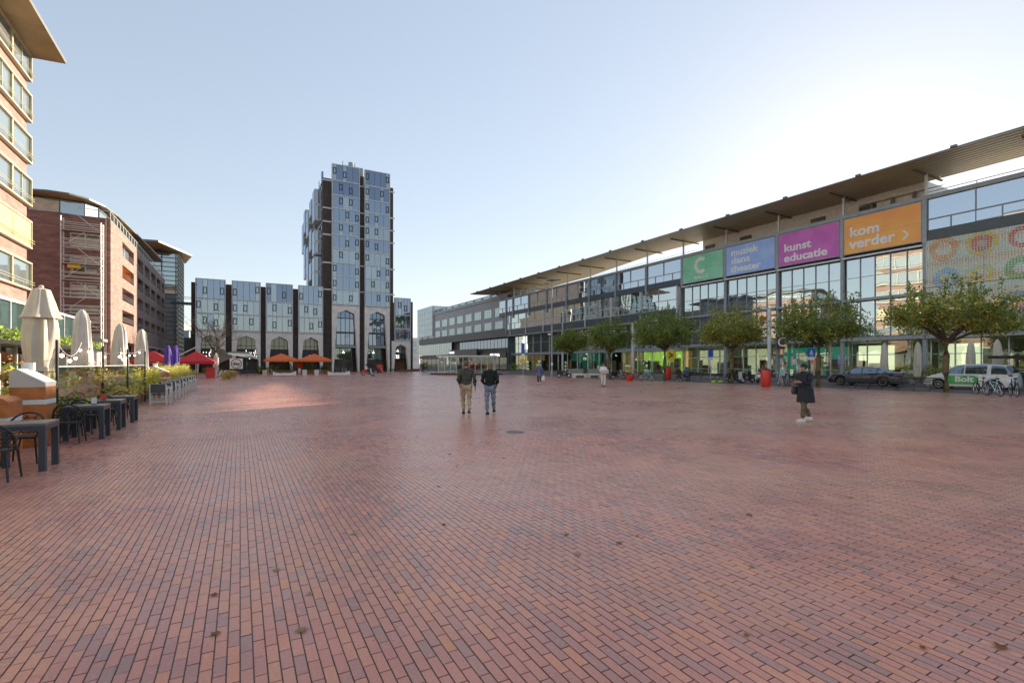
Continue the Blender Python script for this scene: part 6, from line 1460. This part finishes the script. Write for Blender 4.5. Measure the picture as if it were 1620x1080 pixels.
aw = thing('dark_awning', 'long dark awning at the right edge behind the people carrier', 'awning', (47, 8, 0)); MB().box(46,3,2.05,48.5,on_x(1563,46),2.25).build('roof', M['black'], aw, world=True)
for y in (4, 8.5): MB().box(46.1,y,0,46.2,y+.1,2.05).build('post', M['black'], aw, world=True)
MB().box(46.3,3.5,0,46.4,12,1.5).build('screen', M['green'], aw, world=True)
# ------------------------------------------------------------------ people
def skin(name, nodes, edges, mt_, parent, sub=2, noise=0.0, root=0):
    me = bpy.data.meshes.new(name); me.from_pydata([n[0] for n in nodes], edges, []); o = bpy.data.objects.new(name, me); C.objects.link(o)
    m = o.modifiers.new('s', 'SKIN'); m.use_smooth_shade = True
    for i, n in enumerate(nodes):
        r = n[1]; me.skin_vertices[0].data[i].radius = r if isinstance(r, tuple) else (r, r); me.skin_vertices[0].data[i].use_root = (i == root)
    s = o.modifiers.new('b', 'SUBSURF'); s.levels = sub; s.render_levels = sub
    dg = bpy.context.evaluated_depsgraph_get(); ev = bpy.data.meshes.new_from_object(o.evaluated_get(dg)); bpy.data.objects.remove(o)
    if noise:
        n_ = len(ev.vertices); a = np.empty(n_*3); ev.vertices.foreach_get('co', a); a = a.reshape(-1,3)
        a += noise*np.stack([np.sin(a[:,2]*31+a[:,0]*17), np.sin(a[:,2]*37+a[:,1]*23+2), .4*np.sin(a[:,0]*41)],1)+noise*.6*np.stack([np.sin(a[:,2]*71+a[:,1]*30), np.sin(a[:,2]*63+a[:,0]*40), 0*a[:,0]],1); ev.vertices.foreach_set('co', a.ravel())
    ev.materials.clear(); ev.materials.append(mt_); ev.polygons.foreach_set('use_smooth', [True]*len(ev.polygons)); ev.name = name
    ob = bpy.data.objects.new(name, ev); C.objects.link(ob); ob.parent = parent; return ob
def person(label, loc, rz, top, legs, shoe, hair, k=1.0, stride=.12, sit=False, arms='down', coat_len=0, group=None, hairlen=0, hand_r=True, lean=.02, wide=1.0):
    """local frame: faces +Y; k scales height (1 = 1.75 m)"""
    t = thing('person', label, 'person', loc, rz); t.scale = (k, k, k)
    if group: t['group'] = group
    hz = .93 if not sit else .5; dz = hz-.93
    def P_(x, y, z): return (x, y, z+dz)
    if sit: kn = [(-.12,.42,.50),(.12,.42,.50)]; an = [(-.14,.44,.09),(.15,.47,.09)]; 
    else: kn = [(-.10,stride*.75+.03,.50),(.10,-stride*.3+.04,.49)]; an = [(-.075,stride,.09),(.085,-stride*1.35,.14)]
    hip = [P_(-.095*wide,0,.90), P_(.095*wide,0,.90)]
    sh = [P_(-.185*wide,lean,1.43), P_(.185*wide,lean,1.43)]
    if arms == 'down': el = [P_(-.25*wide,-.06,1.16), P_(.26*wide,-.04,1.15)]; wr_ = [P_(-.24*wide,.04,.92), P_(.27*wide,.04,.90)]
    elif arms == 'pocket': el = [P_(-.255*wide,-.07,1.17), P_(.255*wide,-.07,1.17)]; wr_ = [P_(-.20*wide,.09,.98), P_(.20*wide,.09,.98)]
    elif arms == 'front': el = [P_(-.25,.04,1.17), P_(.25,.04,1.17)]; wr_ = [P_(-.12,.27,1.20), P_(.14,.27,1.15)]
    elif arms == 'swing': el = [P_(-.235*wide,-.08,1.16), P_(.245*wide,-.05,1.15)]; wr_ = [P_(-.20*wide,.08,.97), P_(.265*wide,.0,.89)]
    elif arms == 'lap': el = [P_(-.25,.05,1.16), P_(.25,.05,1.16)]; wr_ = [P_(-.1,.3,1.02), P_(.1,.3,1.02)]
    nk = P_(0,lean+.01,1.53); hd = P_(0,lean+.03,1.63)
    N = []; E = []
    def nd(p, r, par=None):
        N.append((p, r)); i = len(N)-1
        if par is not None: E.append((par, i))
        return i
    pel = nd(P_(0,0,.96),(.12,.1)); ch = nd(P_(0,lean*.7,1.2),(.12,.1),pel); up = nd(P_(0,lean,1.40),(.12,.09),ch); ne = nd(P_(0,lean,1.50),.052,up); n2 = nd(nk,.05,ne)
    jaw = nd((hd[0],hd[1]+.005,hd[2]-.03),.068,n2); cr = nd((hd[0],hd[1]-.01,hd[2]+.04),.09,jaw); nd((hd[0],hd[1]-.015,hd[2]+.085),.055,cr)
    no = nd((hd[0],hd[1]+.095,hd[2]+.0),.014,jaw)
    for s in (-1,1): nd((s*.088,hd[1]-.005,hd[2]+.015),.014,cr)
    for i in (0,1):
        s = -1 if i == 0 else 1
        a = nd(sh[i],.055,up); b = nd(el[i],.042,a); c = nd(wr_[i],.028,b)
        d = (Vector(wr_[i])-Vector(el[i])).normalized(); side = Vector((s,0,0)) if abs(d.x) < .8 else Vector((0,1,0)); fw = d.cross(side).normalized()
        pm = Vector(wr_[i])+d*.06; p_ = nd(tuple(pm),(.034,.022),c)
        for q, (off, ln) in enumerate(((-.03,.065),(-.01,.08),(.01,.075),(.03,.055))):
            f1 = pm+d*.035+fw*off; f2 = f1+d*ln*.5-side*.006; f3 = f2+d*ln*.45-side*.016; g1 = nd(tuple(f1),.0105,p_); g2_ = nd(tuple(f2),.0095,g1); nd(tuple(f3),.008,g2_)
        th = pm-d*.02+fw*.04; g1 = nd(tuple(th),.012,p_); nd(tuple(th+d*.04+fw*.015),.0095,g1)
        a = nd(hip[i],.085,pel); b = nd(kn[i],.055,a); c = nd(an[i],.036,b); nd((an[i][0],an[i][1]+.13,an[i][2]-.055),.03,c)
    skin('body', N, E, M['skin'], t, 1)
    # jacket
    b_ = 0
    if coat_len:
        sk = MB(); sk.lathe([(.05,1.06),(.20,1.05),(.215,.95),(.235,.82),(.262,.95-coat_len),(.25,.945-coat_len),(.05,.95-coat_len)], n=26, wob=lambda a, j: 1+(.035*math.sin(5*a+1)+.02*math.sin(9*a))*(j > 1)); sk.v = [(p[0]*wide, p[1]*.82+.01, p[2]) for p in sk.v]; sk.build('coat_skirt', M[top], t, True)
    N = []; E = []
    g0 = nd(P_(0,0,.90+b_),(.20*wide,.17)); g1 = nd(P_(0,lean*.3,1.02+b_*.3),(.19*wide,.15),g0); g2_ = nd(P_(0,lean*.6,1.2),(.19*wide,.145),g1); g3 = nd(P_(0,lean,1.38),(.18*wide,.13),g2_); nd(P_(0,lean,1.485),(.085,.08),g3)
    for i in (0,1): a = nd(sh[i],.082,g3); b = nd(el[i],.068,a); c = nd(tuple(Vector(wr_[i])*.92+Vector(el[i])*.08),.05,b)
    if not coat_len: N[0] = (N[0][0], (.175*wide,.135))
    skin('jacket', N, E, M[top], t, 2, .013)
    cl = MB(); cl.ring(P_(0,lean,1.50),(0,0,1),.075,.028,14,6); cl.build('collar', M[top], t, True)
    N = []; E = []
    g0 = nd(P_(0,-.01,.93),(.15,.12))
    for i in (0,1): a = nd(hip[i],(.115*wide,.12),g0); b0_ = nd(tuple(Vector(hip[i]).lerp(Vector(kn[i]),.5)),.095*wide,a); b = nd(kn[i],.074,b0_); c = nd((an[i][0],an[i][1],an[i][2]+.0),.066,b)
    skin('trousers', N, E, M[legs], t, 2, .012)
    for i in (0,1):
        ax, ay, az = an[i]; tip = 0
        m_ = MB(); m_.sph((ax,ay+.06,max(.045,az-.05)),(.052,.15,.05),10,7); m_.box(ax-.045,ay-.075,max(0,az-.095),ax+.045,ay+.19,max(.025,az-.07),0); m_.build('shoe', M[shoe], t, True)
    hm = MB(); hm.sph((hd[0],hd[1]-.022,hd[2]+.045),(.100,.108,.102),16,10); v2 = []
    if hairlen: hm.sph((hd[0],hd[1]-.06,hd[2]-.03-hairlen*.3),(.088,.06,.09+hairlen*.5),12,8)
    for p in hm.v:   # pull the hair back off the face
        y = min(p[1], hd[1]+.055) if p[2] < hd[2]+.07 else p[1]
        z = p[2] if p[1] < hd[1]+.0 or p[2] > hd[2]+.03 else max(p[2], hd[2]+.03); v2.append((p[0],y,z))
    hm.v = v2; hm.build('hair', M[hair], t, True)
    for s in (-1,1): MB().sph((s*.033,hd[1]+.083,hd[2]+.02),(.011,.006,.008),6,4).build('eye', M['black'], t)
    return t
FACE_AWAY = -YAW
X, Y, _ = g2(737.5, 654.5); person('man in dark olive jacket and sand trousers walking away, left of the pair', (X, Y, 0), FACE_AWAY+.16, 'olive', 'khaki', 'shoeb', 'hairb', 1.02, .17, arms='swing', wide=1.12)
X, Y, _ = g2(775.5, 654.5); person('woman in black fleece and blue jeans walking away, right of the pair', (X, Y, 0), FACE_AWAY-.14, 'knit', 'denim', 'shoeb', 'hairbl', .985, -.16, arms='pocket', hairlen=.05, wide=1.05)
X, Y, _ = g2(1274.5, 666.5); w = person('woman in a long dark coat with a handbag walking left across the plaza', (X, Y, 0), FACE_AWAY+PI/2+.15, 'coat', 'olivep', 'shoew', 'hairk', .965, .16, arms='front', coat_len=.36, lean=.05, wide=1.15)
hb = thing('handbag', 'grey shoulder bag on the hip of the woman in the long coat', 'bag', (X, Y, 0), FACE_AWAY+PI/2+.15); m_ = MB(); m_.lathe([(.02,0),(.13,.01),(.16,.08),(.14,.2),(.11,.24),(.02,.245)], n=16); m_.v = [(p[0]*.42+.27*1.0, p[1]+.10, p[2]+.78) for p in m_.v]; m_.build('bag_body', mat('grey_leather', (.05,.05,.055), .5), hb, True); MB().tube([(.28,-.02,.98),(.20,.0,1.25),(.12,.03,1.40),(-.02,.06,1.42)], .01, 5).build('strap', M['black'], hb)
X, Y, _ = g2(853, 606.5); person('person in blue grey coat walking away with a white bag', (X, Y, 0), FACE_AWAY, 'greyblue', 'shoeb', 'shoew', 'greyh', .98, .12, coat_len=.32, wide=1.15)
cb2 = thing('carrier_bag', 'white carrier bag in the hand of the person in blue grey coat', 'bag', (X, Y, 0), FACE_AWAY); MB().prism([(.17,-.02,.28),(.47,-.02,.28),(.45,-.02,.68),(.2,-.02,.68)][::-1], (0,.14,0)).build('bag_body', M['letter'], cb2); MB().tube([(.24,.05,.68),(.3,.05,.82),(.36,.05,.68)], .008, 4).build('handle', M['letter'], cb2)
X, Y, _ = g2(954.5, 611.5); person('person in white top with pale box walking toward the camera', (X, Y, 0), FACE_AWAY+PI*.95, 'white', 'shoew', 'shoeb', 'hairb', .98, .1, arms='front')
bx_ = thing('carried_box', 'pale pink cardboard box carried by the person in white', 'box', (X, Y, 0), FACE_AWAY+PI*.95); MB().box(-.36,.28,1.0,.22,.58,1.22).build('box_body', mat('pale_box', (.55,.42,.42), .7), bx_); MB().box(-.37,.27,1.22,.23,.59,1.25).build('box_lid', M['letter'], bx_)
a = g2(1074, 601.5); person('person in maroon top and black trousers sitting on the bench, left of the pair', (a[0], a[1], 0), FACE_AWAY+PI-.3, 'maroon', 'shoeb', 'shoew', 'greyh', 1, sit=True, arms='lap')
a = g2(1085, 602); person('person in blue jacket sitting on the bench, right of the pair', (a[0], a[1], 0), FACE_AWAY+PI+.2, 'blue', 'shoeb', 'shoeb', 'hairk', 1, sit=True, arms='lap')
a = g2(1032, 598); person('person in pale blue jacket sitting low by the green shop window', (a[0]+3, a[1]+4, 0), FACE_AWAY+2.8, 'ltblue', 'denim', 'shoeb', 'hairb', .95, sit=True, arms='lap')
a = g2(582, 594); mp = moped('red and white delivery moped ridden in front of the tower', (a[0], a[1], 0), .0, 'redp', 'white'); mp['group'] = 'parked mopeds'
person('moped rider in white jacket in front of the tower', (a[0]-.25, a[1], .28), -PI/2, 'white', 'shoeb', 'shoeb', 'hairk', 1, sit=True, arms='front')
a = g2(669, 590.5); person('person in dark clothes by the far shops, right of the tower', (a[0], a[1], 0), 1.4, 'shoeb', 'coat', 'shoew', 'hairb', 1, .2)
a = g2(798, 591.5); person('person in dark top at the right end of the glass pavilion', (a[0]-1, a[1]+2, 0), 2.8, 'coat', 'white', 'shoeb', 'hairb', 1)
a = g2(792, 591); person('person in maroon top beside the glass pavilion', (a[0]-.3, a[1]+4, 0), 2.2, 'maroon', 'coat', 'shoeb', 'hairb', 1)
# pigeon, manhole, fallen leaves
a = g2(591, 596.5); pg = thing('pigeon', 'dark pigeon standing on the plaza before the tower', 'bird', (a[0], a[1], 0), .5)
m_ = MB(); m_.sph((0,0,.17),(.15,.07,.075),10,7); m_.sph((.15,0,.26),(.04,.035,.04),8,6); m_.tube([(.08,0,.2),(.14,0,.25)], [.05,.03], 8); m_.tube([(-.1,0,.17),(-.27,0,.12)], [.05,.02], 6); m_.tube([(.01,.025,.0),(.01,.025,.12)], .008, 4); m_.tube([(.03,-.025,.0),(.01,-.025,.12)], .008, 4); m_.tube([(.18,0,.26),(.215,0,.25)], [.012,.003], 5); m_.build('body', M['black'], pg, True)
a = g2(815, 683); mh = thing('manhole_cover', 'round dark iron manhole cover in the brick paving', 'manhole cover', (a[0], a[1], 0)); MB().cyl((0,0,-.006),(0,0,.004),.21,n=28).build('cover', mat('cast_iron', (.11,.09,.085), .5, .5), mh); MB().ring((0,0,.004),(0,0,1),.22,.01,28,4).build('rim', M['conc2'], mh)
def leafmesh(seed):
    r = random.Random(seed); n = 10; pts = []
    for i in range(n):
        a = 2*PI*i/n; R = .055*(1 if i % 2 == 0 else .55)*r.uniform(.8,1.2); pts.append((math.cos(a)*R, math.sin(a)*R, .006+.012*abs(math.sin(a*1.5+seed))*r.random()))
    b = MB(); b.v = [(0,0,.004)]+pts; b.f = [(0,1+i,1+(i+1) % n) for i in range(n)]; b.m = [0]*n; return b
lms = [leafmesh(k).mesh('fallen_leaf', LF[c]) for k, c in enumerate(('b','fw','b','fw'))]
rz_ = random.Random(12)
LP = [(694,769),(437,902),(1346,787),(1124,821),(979,859),(1181,1004),(702,830),(914,877),(1460,1024),(1190,896),(723,738),(829,726),(98,706),(148,716),(430,757),(1510,915),(1290,815),(1405,760),(660,690),(560,845)]
for k in range(22): LP.append((rz_.uniform(260,1600), 600+rz_.random()**1.5*460))
for k, (x, y) in enumerate(LP):
    X, Y = gnd(x, y); o = bpy.data.objects.new('fallen_leaf', lms[k % 4 if k > 3 else (0,3,1,3)[k]]); C.objects.link(o); s = rz_.uniform(.4,.85); o.scale = (s,s,s); o.location = (X, Y, 0.002); o.rotation_euler = (0,0,rz_.uniform(0,6)); tag(o, 'dry fallen leaf lying on the brick paving', 'leaf', 'fallen leaves scattered on the plaza')
